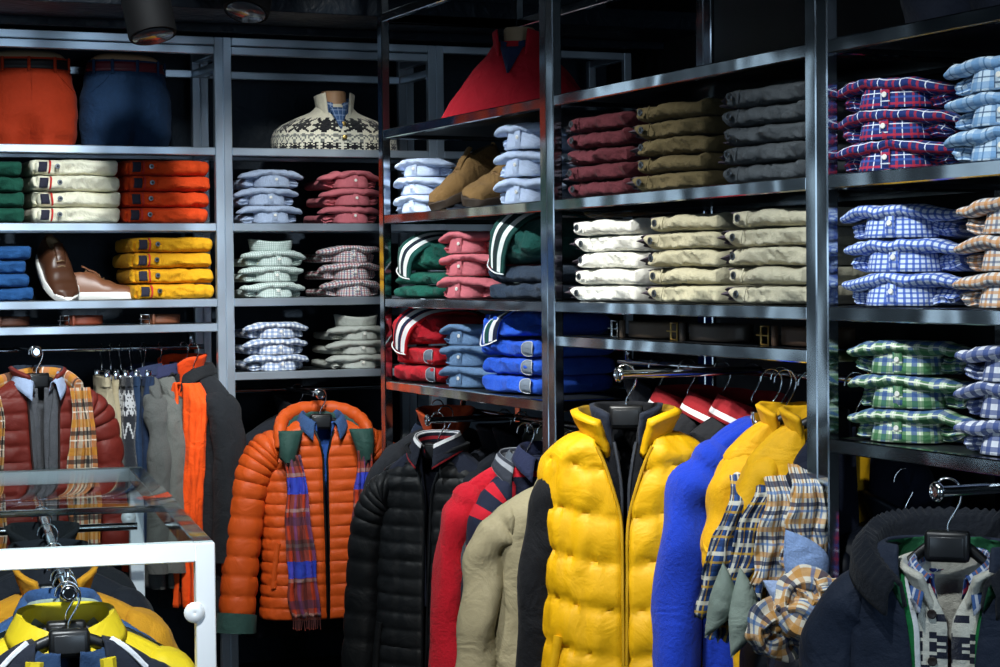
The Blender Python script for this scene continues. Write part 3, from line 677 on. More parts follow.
def belt(label, loc, rz, mat, buck, group, w=.2, hgt=.034, weave=False):
    r = thing('rolled_belt', label, 'belt', loc, rz, group)
    def fn(u, v):
        th = 2*pi*3.2*v - pi*.9; k = 1 - .22*v
        rx, rv = w/2*k, .05*k
        return (rx*cos(th) + .01, .05+rv*sin(th), hgt*u + (.0012*sin(v*600)*sin(u*30) if weave else 0))
    MB().grid(4, 160, fn, False, lambda u, v: (v*1.1, u*hgt)).build('strap', mat, r, solid=.004)
    x = -w/2+.012; y = -.006
    b = MB().tube([(x-.02, y, -.001), (x-.02, y, hgt+.001), (x+.012, y, hgt+.001), (x+.012, y, -.001), (x-.02, y, -.001)], .0028, 8, smooth=False, steps=4).build('buckle', buck, r)
    MB().tube([(x+.012, y-.002, hgt/2), (x-.03, y-.006, hgt/2+.001)], .002, 8).build('prong', buck, b)
    MB().box((x+.03, .0, hgt/2), (.012, .014, hgt+.006), .002).build('keeper_loop', mat, r)
    return r
LB = [plain('#7c3a26', .45), plain('#6b3d26', .5), plain('#4a2a1c', .5)]
for px, lab, m in ((9, 'dark brown rolled belt on the narrow shelf by the left edge', LB[2]), (83, 'tan rolled belt with silver prong on the narrow shelf under the shoes', LB[0]), (163, 'brown rolled belt on the narrow shelf under the mustard trousers', LB[1])):
    p = Lpos(px, ZB, .1, .03); belt(lab, (p[0], LF+.058, ZB+.0025), R(random.uniform(-5, 5)), m, CHROME, 'rolled belts on the narrow left shelf', .15)
for px, lab, m, bk in ((628, 'dark woven rolled belt with silver buckle, left of three', plain('#453a30', .6), CHROME), (690, 'black rolled belt with brass buckle, middle of three', plain('#2c2622', .5), BRASS), (785, 'dark brown braided rolled belt, right of three by the post', plain('#4a3527', .6), BRASS)):
    p = Rpos(px, 1.386, .1, .03); belt(lab, (RFX+.058, p[1], 1.3885), RZ, m, bk, 'rolled belts on the narrow right shelf', .27, .04, True)

# ------------------------------------------------------------------ mannequins
SKIN = plain('#b08a68', .55); SKIN2 = plain('#a2886a', .6)
def hips(label, loc, rz, mat, beltm, name='trouser_mannequin', skin=SKIN2, w=.178, lift=0):
    r = thing(name, label, 'mannequin', loc, rz, 'mannequins on the top shelf')
    ks = [(0, .94, .115), (.08, 1.0, .122), (.17, 1.0, .122), (.25, .9, .104), (.31, .8, .092), (.34, .79, .09)]
    def sec(z):
        for (a, p, q), (b, p2, q2) in zip(ks, ks[1:]):
            if z <= b: f = sm((z-a)/(b-a)); return w*lerp(p, p2, f), lerp(q, q2, f)
        return w*ks[-1][1], ks[-1][2]
    def pt(th, z, off=0, fl=True):
        a, b = sec(z); x, y = (a+off)*sp(cos(th), .9), (b+off)*sp(sin(th), .9)
        if fl: y *= 1 - .5*exp(-(x/.035)**2)*sm(1-z/.15)
        return V((x, y, z))
    def tr(u, v):
        th = 2*pi*u; z = .325*v; p = pt(th, z); n = .004*nz(p.x*15, p.y*15, z*22)+.003*sin(z*70+p.x*30)*sm(1-z/.16)
        return p*(1) + V((cos(th)*n, sin(th)*n, lift*(p.x)))
    MB().grid(64, 44, tr, True, lambda u, v: (u*.95, v*.34), 0, True, False).build('trousers', mat, r)
    b = MB().grid(64, 3, lambda u, v: pt(2*pi*u, .283+.034*v, .006), True, lambda u, v: (u, v)).build('belt', beltm, r, solid=.004)
    for a in (-125, -90, -55, -20, 200): 
        p = pt(R(a), .298, .011); MB().box(p, (.012, .008, .055), .002, rot=Matrix.Rotation(R(a+90), 3, 'Z')).build('belt_loop', mat, r)
    MB().grid(40, 8, lambda u, v: pt(2*pi*u, 0.322+.034*sin(v*pi/2), -.006-.08*(1-cos(v*pi/2))), True, None, 0, False, True).build('waist', skin, r)
    for sd in (-1, 1):
        MB().tube([pt(R(-90+sd*35), .28, .003), pt(R(-90+sd*48), .24, .004), pt(R(-90+sd*70), .2, .004)], .002, 6).build('pocket_edge', mat, r)
        MB().tube([pt(R(-90+sd*2), .285, .003), pt(R(-90+sd*2), .2, .003), pt(R(-90+sd*1), .12, .002)], .0016, 6).build('fly_seam', mat, r) if sd > 0 else None
    return r
hips('orange trouser form with a dark belt on the top shelf by the left edge', (atY(30, 140, LF+.17).x, LF+.19, ZS1+.0005), R(-8), cloth('#a02c08', .85, .02), plain('#1d1716', .5))
hips('navy trouser form with a red belt on the top shelf', (atY(127, 140, LF+.17).x, LF+.19, ZS1+.0005), R(14), cloth('#14304f', .85, .02, .6, 60, .25), plain('#5d1722', .5), skin=SKIN)
hips('dark navy trouser form on the top shelf by the right edge', (RFX+.26, atX(985, 10, RFX+.26).y, ZS1+.0005), R(-60), cloth('#0c1322'), plain('#15100e', .5))
def bust(label, loc, rz, mat, under, skin, sw=.25, btn=None, hs=.17, nk=.235, zipc=None, prof=None):
    r = thing('mannequin_bust', label, 'mannequin', loc, rz, 'mannequins on the top shelf')
    ks = prof or [(0, 1, .12), (.05, .99, .125), (.085, .945, .12), (.108, .85, .105), (.128, .69, .09), (.146, .51, .076), (.16, .38, .066), (.175, .31, .06), (.195, .27, .058)]
    f = hs/.175
    def pt(th, z, off=0):
        z0 = z/f
        for (a, p, q), (b, p2, q2) in zip(ks, ks[1:]):
            if z0 <= b: t = (z0-a)/(b-a); k, d = lerp(p, p2, t), lerp(q, q2, t); break
        else: k, d = ks[-1][1], ks[-1][2]
        return V(((sw*k+off)*sp(cos(th), .85), (d+off)*sp(sin(th), .85), z))
    def sw_(u, v):
        th = 2*pi*u; p = pt(th, .195*f*v); n = .005*nz(p.x*12, p.y*12, p.z*16); return p + V((cos(th)*n, sin(th)*n, n*.4))
    MB().grid(80, 40, sw_, True, lambda u, v: ((u-.75)*1.25, v*.26), 0, True, False).build('sweater', mat, r)
    MB().lathe([(.052, hs*.75), (.05, hs+.02), (.049, nk-.006), (.045, nk), (0, nk+.002)], at(0, .01, 0), 28).build('neck', skin, r)
    def cf(u, v):                                     # open stand collar
        th = R(-90) + .62 + (2*pi-1.24)*u; e = abs(2*u-1)**3
        return ((.07+.008*v+.01*e*v)*cos(th), (.062+.012*v)*sin(th) - .022*e*(1-v) - .01*e, hs*.97 + .05*v + .016*e*v - .045*e*(1-v))
    MB().grid(48, 6, cf, False, lambda u, v: (.02, .3)).build('collar', [mat, under], r, solid=.006)
    def uc(u, v):                                     # shirt collar inside
        th = R(-90) + .3 + (2*pi-.6)*u; e = abs(2*u-1)**3
        pr = [(.056, .0), (.058, .04), (.066, .044), (.075, .012-.06*e)]; q = v*3; i = min(int(q), 2); w = q-i
        k = lerp(pr[i][0], pr[i+1][0], w); z = lerp(pr[i][1], pr[i+1][1], w)
        return (k*cos(th), k*.9*sin(th) - .02*e*v, hs*.98 + z - .02*e)
    MB().grid(48, 9, uc, False, lambda u, v: (u*.4, v*.1)).build('shirt_collar', under, r, solid=.003)
    def vn(u, v): x = (u-.5)*.075*(1-v*.9); return (x, -.067-.045*v-.02*(1-abs(u-.5)), hs*1.02-.085*v)
    MB().grid(6, 8, vn, False, lambda u, v: (u*.07, v*.08)).build('shirt_front', under, r, solid=.003)
    if btn:
        for q, z in enumerate((hs*.62, hs*.3)):
            p = pt(R(-90), z, .006); b = MB().lathe([(0, 0), (.009, 0), (.01, .003), (.007, .005), (0, .004)], at(p.x+.012, p.y, p.z) @ MY, 14).build('button', btn, r)
    if zipc: MB().tube([(.0, -.1, hs*.98), (.006, -.125, hs*.6), (.006, -.128, .0)], .004, 6).build('zipper', zipc, r)
    return r
NOR = nordic('cream', '#e3dfcb', '#14151b', '#7b7d78', [(.135, .042, 'snow', .095), (.078, .014, 'diamond', .034), (.06, .02, 'zig', .034), (.02, .022, 'snow', .06)])
DENIM = cloth('#33507c', .9, .02, .6, 140, .25)
bust('mannequin bust in a cream patterned knit sweater on the top shelf', (atY(336, 140, LF+.15).x, LF+.17, ZS1+.0005), R(-6), NOR, plaid('blue_shirt_check', '#3a5a88', [(.02, .5, .15, '#9fb4d6', .7)], [(.02, .5, .15, '#9fb4d6', .7)]), SKIN, .25, BRASS, .165, .236)
bust('mannequin bust in a red sweater on the top shelf', (RFX+.24, atX(519, 90, RFX+.24).y, ZS1+.0005), R(-40), cloth('#b01225', .85), cloth('#1f2b4c'), SKIN2, .26, None, .21, .28, None, [(0, .98, .13), (.045, .86, .125), (.085, .71, .115), (.12, .57, .102), (.148, .45, .088), (.165, .38, .076), (.18, .33, .066), (.195, .28, .06)])
# ------------------------------------------------------------------ hanging clothes, left run
DN = cloth('#12161f'); BLK = nylon('#0d0f12'); GREYW = cloth('#1b1e23', .95, .02, .6, 160, .2)
def drop_from(p, dz=.096): return (p[0], p[1], p[2]-dz)
HG = 'hangers on the rails'
# burgundy puffer on the display arm
a = atY(36, 351, LF-.17); loc = (a.x, a.y, 1.297-.096)
hanger('black hanger with a broad block holding the burgundy puffer', loc, R(8), HG)
garment('puffer_jacket', 'burgundy quilted puffer jacket behind the glass topped table', 'jacket', loc, R(8), nylon('#6f261f'), cloth('#25303f'), L=.74, sw=.225, hw=.235, b=.07, hb=.1, gap=(.06, .05, .02), nq=13, amp=.011,
        sl=dict(len=.6, r=(.08, .055), nq=10, splay=.04), collar='stand', cfl=.035, chh=.05, zipm=plain('#2a1512', .5), seed=3)
garment('shirt', 'pale blue collared shirt layered inside the burgundy puffer', 'shirt', (loc[0], loc[1]-.012, loc[2]-.006), R(8), heather('#5b5f66'), None, L=.5, sw=.17, hw=.18, nb=.066, b=.05, hb=.065, gap=(.045, .025, .01), collar='fold', colm=cloth('#9fb3d4'), seed=2)
garment('sweater', 'grey sweater under the pale blue collar of the burgundy puffer', 'sweater', (loc[0], loc[1]-.004, loc[2]-.03), R(8), heather('#5b5f66'), None, L=.48, sw=.15, hw=.17, nb=.06, b=.048, hb=.062, gap=(.012, .006, .006), seed=4)
SC1 = plaid('autumn_plaid', '#c9b9a2', [(.09, .2, .3, '#b8661a', .8), (.09, .55, .16, '#20232b', .85), (.09, .8, .08, '#9c2d2a', .8)], [(.1, .25, .28, '#c98a1c', .7), (.1, .6, .16, '#20232b', .8), (.1, .85, .05, '#f0e8da', .8)])
scarf('orange black and cream plaid scarf draped over the burgundy puffer', loc, R(8), SC1, [(-.19, -.05, -.2, -.6, .08, -.08), (.115, -.03, .13, -.62, .11, -.105)], seed=1)
def lapel_tab(o, m):
    pass
# trousers and knitwear edge on along the rail
BX = LF+.2
def onrail(px, z=1.289): return (atY(px, 380, BX).x, BX, z-.096)
for px, h, lab, w_ in ((101, '#b5ab90', 'cream trousers hanging from clips, first right of the burgundy puffer', .13), (111, '#a79c80', 'stone trousers hanging from clips behind the cream ones', .12),
                      (131, '#1d3350', 'navy trousers hanging from clips left of the grey knitwear', .14), (141, '#182a46', 'dark navy trousers hanging from clips against the first grey cardigan', .14)):
    l = onrail(px); l = (l[0], l[1]-.03 + (px % 7)*.005, l[2]-.0)
    clip_hanger('steel clip hanger of the %s' % lab.split(' hanging')[0], l, R(90), HG, .12)
    hung_trousers(lab, (l[0], l[1], l[2]-.008), R(90), cloth(h), 'trousers on the left rail', w_, .03, .66, px)
PATT = nordic('dark', '#1d222b', '#b9bcc0', '#b9bcc0', [(-.1, .05, 'snow', .06), (-.2, .03, 'zig', .05)])
l = onrail(121); clip_hanger('steel clip hanger of the black and white patterned knit', l, R(90), HG, .11)
hung_trousers('black and white patterned knit hanging edge on beside cream trousers', (l[0], l[1]-.03, l[2]-.008), R(90), PATT, None, .13, .032, .6, 8)
for px, h, lab, c in ((144, '#565958', 'grey wool cardigan hanging edge on, left of two', '#232c48'), (160, '#636663', 'lighter grey wool cardigan hanging edge on, right of two', '#262a4a')):
    l = onrail(px)
    hanger('black hanger of the %s' % lab.split(' hanging')[0] + (' on the left' if px < 150 else ' on the right'), l, R(-86), HG, .13, False)
    garment('cardigan', lab, 'cardigan', l, R(-86), heather(h), cloth(c), L=.8, sw=.18, hw=.19, b=.034, hb=.042, gap=(.03, .012, .01), sl=dict(len=.66, r=(.05, .038), splay=.03, fwd=.02), collar='fold', colm=cloth(c), seed=px, group='grey cardigans on the left rail')
l = onrail(183); l = (l[0], l[1]-.02, l[2])
hanger('black hanger of the orange lined grey jacket', l, R(-62), HG, .14, False)
garment('jacket', 'grey jacket opened to a bright orange lining beside the shelf post', 'jacket', l, R(-62), GREYW, cloth('#e0440c', .8), L=.82, sw=.2, hw=.22, b=.055, hb=.07, gap=(.09, .1, .09), sl=dict(len=.68, r=(.07, .05), splay=.03, sides=(-1,), cuff=cloth('#d9420e')), collar='stand', colm=cloth('#e0440c', .8), seed=5)
garment('fleece', 'bright orange fleece hanging between the grey cardigans and charcoal coat', 'fleece', (atY(187, 380, LF+.0).x, LF+.005, l[2]-.03), R(-64), cloth('#f0500c', .8), None, L=.84, sw=.1, hw=.06, nb=.05, b=.035, hb=.045, gap=(.02, .01, .01), collar=None, seed=15, fold=.009)
l = (atY(200, 380, LF-.0).x, LF+.09, onrail(196)[2])
hanger('black hanger of the charcoal coat beside the shelf post', l, R(-52), HG, .14, False)
garment('coat', 'charcoal grey coat with its sleeve against the shelf post', 'coat', l, R(-68), GREYW, cloth('#22252c'), L=.9, sw=.2, hw=.21, b=.05, hb=.065, gap=(.03, .015, .015), sl=dict(len=.62, r=(.066, .05), splay=.02, fwd=.02), collar='fold', colm=cloth('#15171b'), seed=7)
# orange hooded puffer under the corner shirts
a = atY(320, 392, LF-.17); loc = (a.x, a.y, 1.115-.096); rz = R(-7)
hanger('black hanger inside the orange hooded puffer', loc, rz, HG)
ORG = nylon('#c24e16'); GRN = cloth('#24453f', .7)
garment('puffer_jacket', 'orange hooded puffer jacket with green hood lining under the corner shirts', 'jacket', loc, rz, ORG, cloth('#1d3a6a'), L=.735, sw=.235, hw=.23, b=.08, hb=.105, gap=(.045, .008, .003), gapv=.22, nq=17, amp=.0085,
        sl=dict(len=.68, r=(.088, .062), nq=16, splay=.095, fwd=.03, cuff=cloth('#2b4a46')), collar='hood', qe=.42, colm=GRN, zipm=plain('#3a3d40', .4, 1), pockets=True, seed=11)
garment('shirt', 'denim collared shirt layered inside the orange puffer', 'shirt', (loc[0], loc[1]-.012, loc[2]-.004), rz, cloth('#28509a'), None, L=.55, sw=.16, hw=.17, nb=.066, b=.05, hb=.07, gap=(.03, .02, .01), collar='fold', colm=DENIM, seed=12)
SC2 = plaid('vivid_plaid', '#8f4038', [(.07, .3, .34, '#c63d18', .85), (.11, .7, .2, '#6a3f7a', .7), (.19, .5, .12, '#3a3038', .6)], [(.31, .36, .2, '#1b47c4', .9), (.31, .78, .1, '#4c3350', .7), (.13, .55, .1, '#b9b0a8', .35), (.31, .05, .16, '#33343a', .6)])
scarf('orange blue and purple plaid scarf draped over the orange puffer', loc, rz, SC2, [(-.135, -.12, -.085, -.72, .1, -.11), (.135, -.11, .12, -.56, .08, -.11)], seed=5, neck=False)
garment('coat', 'black coat hanging behind the orange hooded puffer', 'coat', (loc[0]+.03, LF+.2, loc[2]), R(4), DN, None, L=.86, sw=.21, hw=.23, b=.05, hb=.07, gap=(.02, .01, .01), sl=dict(len=.66, r=(.075, .05)), collar='stand', seed=14)
hanger('black hanger of the black coat behind the orange puffer', (loc[0]+.03, LF+.2, loc[2]), R(4), HG)

# ------------------------------------------------------------------ right run, bay with the boots
ZC = 1.1-.096
a = atX(438, 415, RFX+.02); loc = (a.x, a.y, ZC); rz = R(-48)
hanger('black hanger carrying the black quilted jacket and striped collar', loc, rz, HG)
garment('quilted_jacket', 'black quilted jacket with open zip right of the orange puffer', 'jacket', (loc[0], loc[1], loc[2]-.03), rz, nylon('#0f1215'), cloth('#15171b'), L=.86, sw=.21, hw=.23, b=.075, hb=.11, gap=(.045, .012, .004), gapv=.2, nq=16, amp=.007, vseam=(.1, -.1),
        sl=dict(len=.74, r=(.085, .06), nq=15, splay=.07, fwd=.03), nb=.085, chh=.06, cfk=.15, collar='rib', colm=cloth('#15171b'), zipm=plain('#6a6d70', .3, 1), pockets=True, seed=21)
STP = stripes('navy_white_collar', '#1a1f2c', [(.1, .22, .1, '#b22a33', 1), (.1, .48, .2, '#e9e9ea', 1), (.1, .78, .18, '#e9e9ea', 1)])
garment('polo_shirt', 'polo with white striped collar standing inside the black quilted jacket', 'polo shirt', (loc[0]-.004, loc[1]-.008, loc[2]+.012), rz, cloth('#1c2233'), None, L=.5, sw=.17, hw=.18, nb=.06, b=.05, hb=.07, gap=(.04, .02, .01), collar='polo', colm=STP, seed=22)
def orail(px, X=RFX+.26, z=1.1, py=430): p = atX(px, py, X); return (p.x, p.y, z-.096)
def side(name, label, cat, px, mat, X=RFX+.26, z=1.1, rz=0, hg=None, lin=None, dz=0, **k):
    l = orail(px, X, z); h = hanger(hg or 'black hanger of the ' + ' '.join(label.split()[:5]), l, R(rz), HG, min(.19, k.get('sw', .2)-.04) if dz >= 0 else .1, False)
    k.setdefault('b', .045); k.setdefault('hb', .06); k.setdefault('sl', dict(len=.66, r=(.072, .05), splay=.06))
    return garment(name, label, cat, (l[0], l[1], l[2]+dz), R(rz), mat, lin, **k)
side('jacket', 'slate denim jacket hanging at the far end beside the corner post', 'jacket', 438, cloth('#2c3950'), rz=4, L=.8, collar='fold', gap=(.03, .015, .01), seed=31)
side('jacket', 'dark jacket with an orange collar lining behind the black quilted jacket', 'jacket', 446, cloth('#22252b'), X=RFX+.16, dz=.045, rz=-25, L=.8, collar='stand', colm=cloth('#d9552a'), lin=cloth('#d9552a'), gap=(.05, .02, .01), seed=32)
for px, lab in ((505, 'black coat hanging deep in the boots bay, farther of two'), (522, 'black coat hanging deep in the boots bay, nearer of two')):
    side('coat', lab, 'coat', px, DN, rz=3, L=.86, collar='stand', gap=(.02, .01, .01), seed=px, group='black coats in the boots bay', hg='black hanger of the black coat, ' + lab.split(', ')[1])
l = orail(548, RFX+.36, 1.1); hung_trousers('pale stone trousers folded over a hanger deep in the boots bay', (l[0], l[1], l[2]+.06), 0, cloth('#b8b49e'), None, .1, .02, .1, 4)
clip_hanger('clip hanger of the pale stone trousers', (l[0], l[1], l[2]+.062), 0, HG, .09)
side('cardigan', 'bright red cardigan hanging between black quilted jacket and striped sweater', 'cardigan', 526, knit('#c4142a'), X=RFX+.08, rz=-20, L=.92, sw=.2, collar='fold', colm=stripes('cardi_collar', '#2a2f3a', [(.03, .5, .4, '#8a8f98', 1)]), gap=(.03, .02, .02), seed=33, fold=.01, sl=dict(len=.8, r=(.066, .05), splay=.05))
side('jacket', 'grey fleece jacket with navy front beside the red cardigan', 'jacket', 536, cloth('#4a525c'), X=RFX+.12, rz=-18, L=.84, sw=.19, collar='fold', gap=(.03, .02, .02), seed=34, lin=cloth('#1a2338'))
RUG = stripes('rugby', '#141c33', [(.11, .5, .36, '#b8152a', 1)])
side('sweater', 'red and navy broad striped sweater hanging left of the beige trench', 'sweater', 546, RUG, X=RFX+.12, rz=-18, dz=.02, L=.74, sw=.165, collar='fold', colm=cloth('#1a2240'), gap=(.015, .008, .008), seed=35)
side('trench_coat', 'beige trench coat with knitted collar hanging by the steel post', 'coat', 570, cloth('#9a9378', .7, .02, .25, 40, .06), X=RFX+.06, rz=-26, L=.95, sw=.215, hw=.24, b=.07, hb=.09, dz=-.03, collar='fold', colm=knit('#a89f7e'), gap=(.03, .012, .012), seed=36, sl=dict(len=.7, r=(.072, .056), splay=.07), fold=.012)
side('jacket', 'dark navy jacket sleeve showing between trench coat and yellow vest', 'jacket', 592, cloth('#121a2c'), X=RFX+.14, rz=-14, L=.95, collar='stand', gap=(.02, .01, .01), seed=37, z=1.1) if False else None

# ------------------------------------------------------------------ right run, bay with the belts
a = atX(626, 372, RFX-.14); loc = (a.x, a.y, 1.315-.096); rz = R(-30)
hanger('black hanger with a broad block carrying the yellow vest', loc, rz, HG, .13)
YEL = nylon('#d8a404')
vl = (loc[0], loc[1], loc[2]-.042)
garment('puffer_vest', 'bright yellow puffer vest hanging in front of the belts bay', 'vest', vl, rz, YEL, cloth('#8a6a0a'), L=.8, sw=.19, hw=.205, nb=.1, b=.085, hb=.115, gap=(.07, .006, .002), gapv=.34, nq=7.5, amp=.02, qe=.36, slant=.3, collar='stand', cfl=.03, chh=.06, cfk=.25, csol=.02, zipm=plain('#b48a10', .4), pockets=True, seed=41, drop=.06)
garment('jacket', 'navy jacket with long dark sleeves worn under the yellow vest', 'jacket', (vl[0], vl[1], vl[2]+.014), rz, cloth('#080b12'), None, L=.78, sw=.172, hw=.165, nb=.074, b=.062, hb=.08, gap=(.03, .008, .01), gapv=.25, collar='stand', chh=.06, cfk=.12, cfl=.015, colm=cloth('#1a2130'), sl=dict(len=.7, r=(.068, .05), splay=.06, fwd=-.03), seed=42, zipm=plain('#3a3e46', .4))
def drail(label, name, cat, px, mat, X=RFX+.2, **k): return side(name, label, cat, px, mat, X=X, z=1.31, **k)
REDC = cloth('#7d141c')
drail('dark navy jacket hanging directly behind the yellow vest', 'jacket', 'jacket', 658, cloth('#161b26'), rz=-6, L=.8, collar='stand', gap=(.03, .01, .01), seed=43)
for px, lab in ((688, 'black polo with red collar, nearest the yellow vest'), (722, 'black polo with red collar, middle of three'), (752, 'black polo with red collar, nearest the blue sweater')):
    drail(lab, 'polo_shirt', 'polo shirt', px, cloth('#16181d'), rz=-8, L=.74, sw=.19, collar='polo', colm=stripes('red_trim', '#8a151e', [(.12, .92, .08, '#d8d8dc', 1)]), gap=(.03, .01, .01), seed=px, group='red collared polos on the right rail', hg='black hanger of the ' + lab)
drail('bright cobalt blue sweater hanging right of the yellow vest', 'sweater', 'sweater', 782, knit('#1238b4'), X=RFX+.16, rz=-14, L=.95, sw=.205, hw=.22, b=.05, hb=.07, nb=.08, gap=(.01, .006, .006), seed=47, sl=dict(len=.84, r=(.072, .055), splay=.08), fold=.011)
l = orail(772, RFX+.1, 1.31); clip_hanger('steel clip hanger of the pale grey trousers', l, R(-14), HG, .05)
hung_trousers('pale grey trousers clipped up beside the blue sweater', (l[0], l[1], l[2]-.008), R(-14), cloth('#b3b2a8'), None, .055, .022, .62, 6)
PL1 = plaid('navy_yellow_plaid', '#1e3763', [(.05, .2, .16, '#d9d6c4', .8), (.05, .5, .1, '#c49a2c', .8), (.05, .75, .3, '#2f5aa0', .6)], [(.055, .2, .16, '#d9d6c4', .75), (.055, .55, .1, '#c49a2c', .8), (.055, .8, .25, '#12203d', .6)])
PL2 = plaid('tan_navy_plaid', '#d8d2c2', [(.05, .2, .22, '#c28a3c', .8), (.05, .55, .14, '#1d2c4e', .85), (.05, .8, .1, '#3f6fa8', .8)], [(.055, .2, .2, '#c28a3c', .7), (.055, .55, .16, '#1d2c4e', .85), (.055, .8, .1, '#3f6fa8', .7)])
YELJ = cloth('#dba406', .7, .02)
jx = RFX+.12
for px, X_, lab in ((786, jx-.02, 'yellow jacket hanging right of the blue sweater, farther of two'), (810, jx-.04, 'yellow jacket hanging against the right post, nearer of two')):
    drail(lab, 'jacket', 'jacket', px, YELJ, X=X_, rz=-22, L=.82, sw=.14, hw=.13, b=.055, hb=.06, nb=.05, gap=(.02, .01, .01), collar='stand', cfl=.02, chh=.045, seed=px, sl=dict(len=.2, r=(.06, .055), splay=.0, sides=(-1,)), hg='black hanger of the ' + lab)
def draped_shirt(label, px, X, rz, m, strips, cuffs, knots, seed):
    # a shirt slung over a jacket's shoulder, sleeves hanging down with turned cuffs
    l = orail(px, X, 1.31); r = scarf(label, l, R(rz), m, strips, 'shirt', seed, None, False, .15, 1.6); r.name = 'draped_shirt'
    for c in list(r.children):
        c.name = 'sleeve'
        for q in list(c.children): bpy.data.objects.remove(q)
    for (c, lx, lz, tilt, m2) in cuffs:           # turned-back cuff: a stuffed leaf, pointed at both ends
        def lf(u, v):
            th = 2*pi*u; t = -1+2*v; wv = max(0, 1-abs(t)**1.7)
            p = V((lx*wv*cos(th) + .02*(1-t*t), -.028*wv**.7*sin(th) + .004*nz(t*4, u*5, seed), lz*t))
            return V(c) + Matrix.Rotation(R(tilt), 3, 'Y') @ p
        MB().grid(24, 26, lf, True, lambda u, v: (u*.2, v*.2), 0, True, True).build('turned_cuff', m2, r)
    for q, (c, rr, ph) in enumerate(knots):
        pts = [V(c)+V((rr*cos(t), -.02+rr*.5*sin(t+ph), rr*.9*sin(t))) for t in [ph+i*2*pi/9*.93 for i in range(10)]]
        MB().tube(pts, lambda t: .026+.01*sin(t*9+ph), 18, ry=lambda t: .022, steps=60, disp=lambda u, v: .006*sin(u*25+v*9)+.008*nz(u*6, v*11, q)).build('knotted_sleeve', m, r)
    return r
draped_shirt('navy and yellow plaid shirt draped with grey green turned cuffs', 800, RFX+.07, -24, PL1,
    [(-.125, -.1, -.2, -.42, .085, -.06), (-.075, -.08, -.145, -.38, .085, -.08), (-.16, -.3, -.2, -.47, .05, -.05)],
    [((-.205, -.11, -.375), .03, .085, 14, cloth('#7f8d84')), ((-.16, -.13, -.4), .034, .1, 6, cloth('#8b998f'))], [], 3)
draped_shirt('tan and navy plaid shirt draped with light blue cuff and knotted sleeves', 818, RFX+.05, -24, PL2,
    [(-.085, -.09, -.12, -.33, .075, -.06), (-.035, -.07, -.05, -.29, .08, -.085)],
    [((-.065, -.15, -.285), .048, .085, -18, heather('#8fabdc')), ((-.105, -.15, -.36), .03, .06, -35, heather('#a9bee6')), ((-.05, -.12, -.42), .03, .07, 0, cloth('#2f62b0'))],
    [((-.06, -.19, -.355), .045, .3), ((-.12, -.18, -.41), .04, 1.6), ((-.02, -.18, -.345), .03, 2.5), ((-.085, -.19, -.39), .032, 4.0)], 8)
drail('navy coat hanging behind the knotted plaid shirt by the right post', 'coat', 'coat', 856, cloth('#0d1529'), X=RFX+.16, rz=-12, L=.95, sw=.15, hw=.16, collar='stand', gap=(.02, .01, .01), seed=55, sl=dict(len=.66, r=(.06, .045), splay=.02))

# ------------------------------------------------------------------ right run, bay at the right edge
a = atX(948, 492, RFX-.1); loc = (a.x, a.y, 1.15-.096); rz = R(-42)
hanger('black hanger with a broad block holding the navy coat at the right edge', loc, rz, HG, .11)
garment('winter_coat', 'navy winter coat with ribbed shawl collar and green panels at the right edge', 'coat', loc, rz, cloth('#182234', .75), cloth('#1d5a3a'), L=.74, sw=.205, hw=.23, nb=.115, b=.09, hb=.11, gap=(.085, .055, .03), collar='big', colm=knit('#11161f'),
        sl=dict(len=.62, r=(.08, .06), splay=.035), pockets=True, seed=61, drop=.08)
garment('track_jacket', 'green zip jacket with white stripes layered inside the navy coat', 'jacket', (loc[0]-.002, loc[1]-.012, loc[2]-.045), rz, stripes('green_stripe', '#14703a', [(.05, .2, .12, '#e4e6e4', 1), (.05, .45, .12, '#e4e6e4', 1)], 'u'), None, L=.66, sw=.185, hw=.2, nb=.09, b=.072, hb=.09, gap=(.075, .05, .035), gapv=.2, seed=64)
NOR2 = nordic('white', '#d5d3c6', '#161c30', '#161c30', [(-.2, .05, 'snow', .085), (-.12, .03, 'snow', .05), (-.3, .04, 'snow', .085), (-.07, .01, 'diamond', .03)])
garment('knit_cardigan', 'white patterned knit cardigan with dark buttons inside the navy coat', 'cardigan', (loc[0]-.005, loc[1]-.02, loc[2]-.07), rz, NOR2, None, L=.6, sw=.17, hw=.18, nb=.07, b=.055, hb=.075, gap=(.035, .004, .003), gapv=.14, collar='stand', chh=.05, colm=knit('#cfcdc0'), buttons=(plain('#2b2320', .4), 5, .985), seed=62)
garment('shirt', 'blue plaid shirt collar standing inside the white patterned cardigan', 'shirt', (loc[0]+.003, loc[1]-.008, loc[2]-.055), rz, S_['rednavy'], None, L=.4, sw=.12, hw=.12, nb=.06, b=.045, hb=.055, gap=(.03, .015, .01), collar='fold', colm=plaid('coat_plaid', '#3c5a8e', [(.03, .3, .2, '#c9cfda', .8), (.03, .75, .12, '#a8643a', .8)], [(.03, .3, .2, '#c9cfda', .7)]), seed=63)
for px, lab in ((868, 'dark navy quilted jacket hanging behind the right steel post'), (905, 'black quilted jacket hanging deep behind the navy coat')):
    l = orail(px, RFX+.24, 1.1); hanger('black hanger of the ' + ' '.join(lab.split()[:4]), l, R(-10), HG)
    garment('quilted_jacket', lab, 'jacket', l, R(-10), nylon('#0e1420'), None, L=.8, sw=.21, hw=.22, b=.06, hb=.08, gap=(.04, .015, .01), nq=10, amp=.012, sl=dict(len=.66, r=(.075, .05), nq=9), collar='stand', seed=px, group='dark quilted jackets at the right')
scarf('dark blue plaid scarf hanging in the shade of the right bay', (RFX+.16, atX(905, 430, RFX+.16).y, .985), R(-20), S_['rednavy'], [(-.05, .05, -.05, -.4, .07, -.03)], seed=9, neck=False)

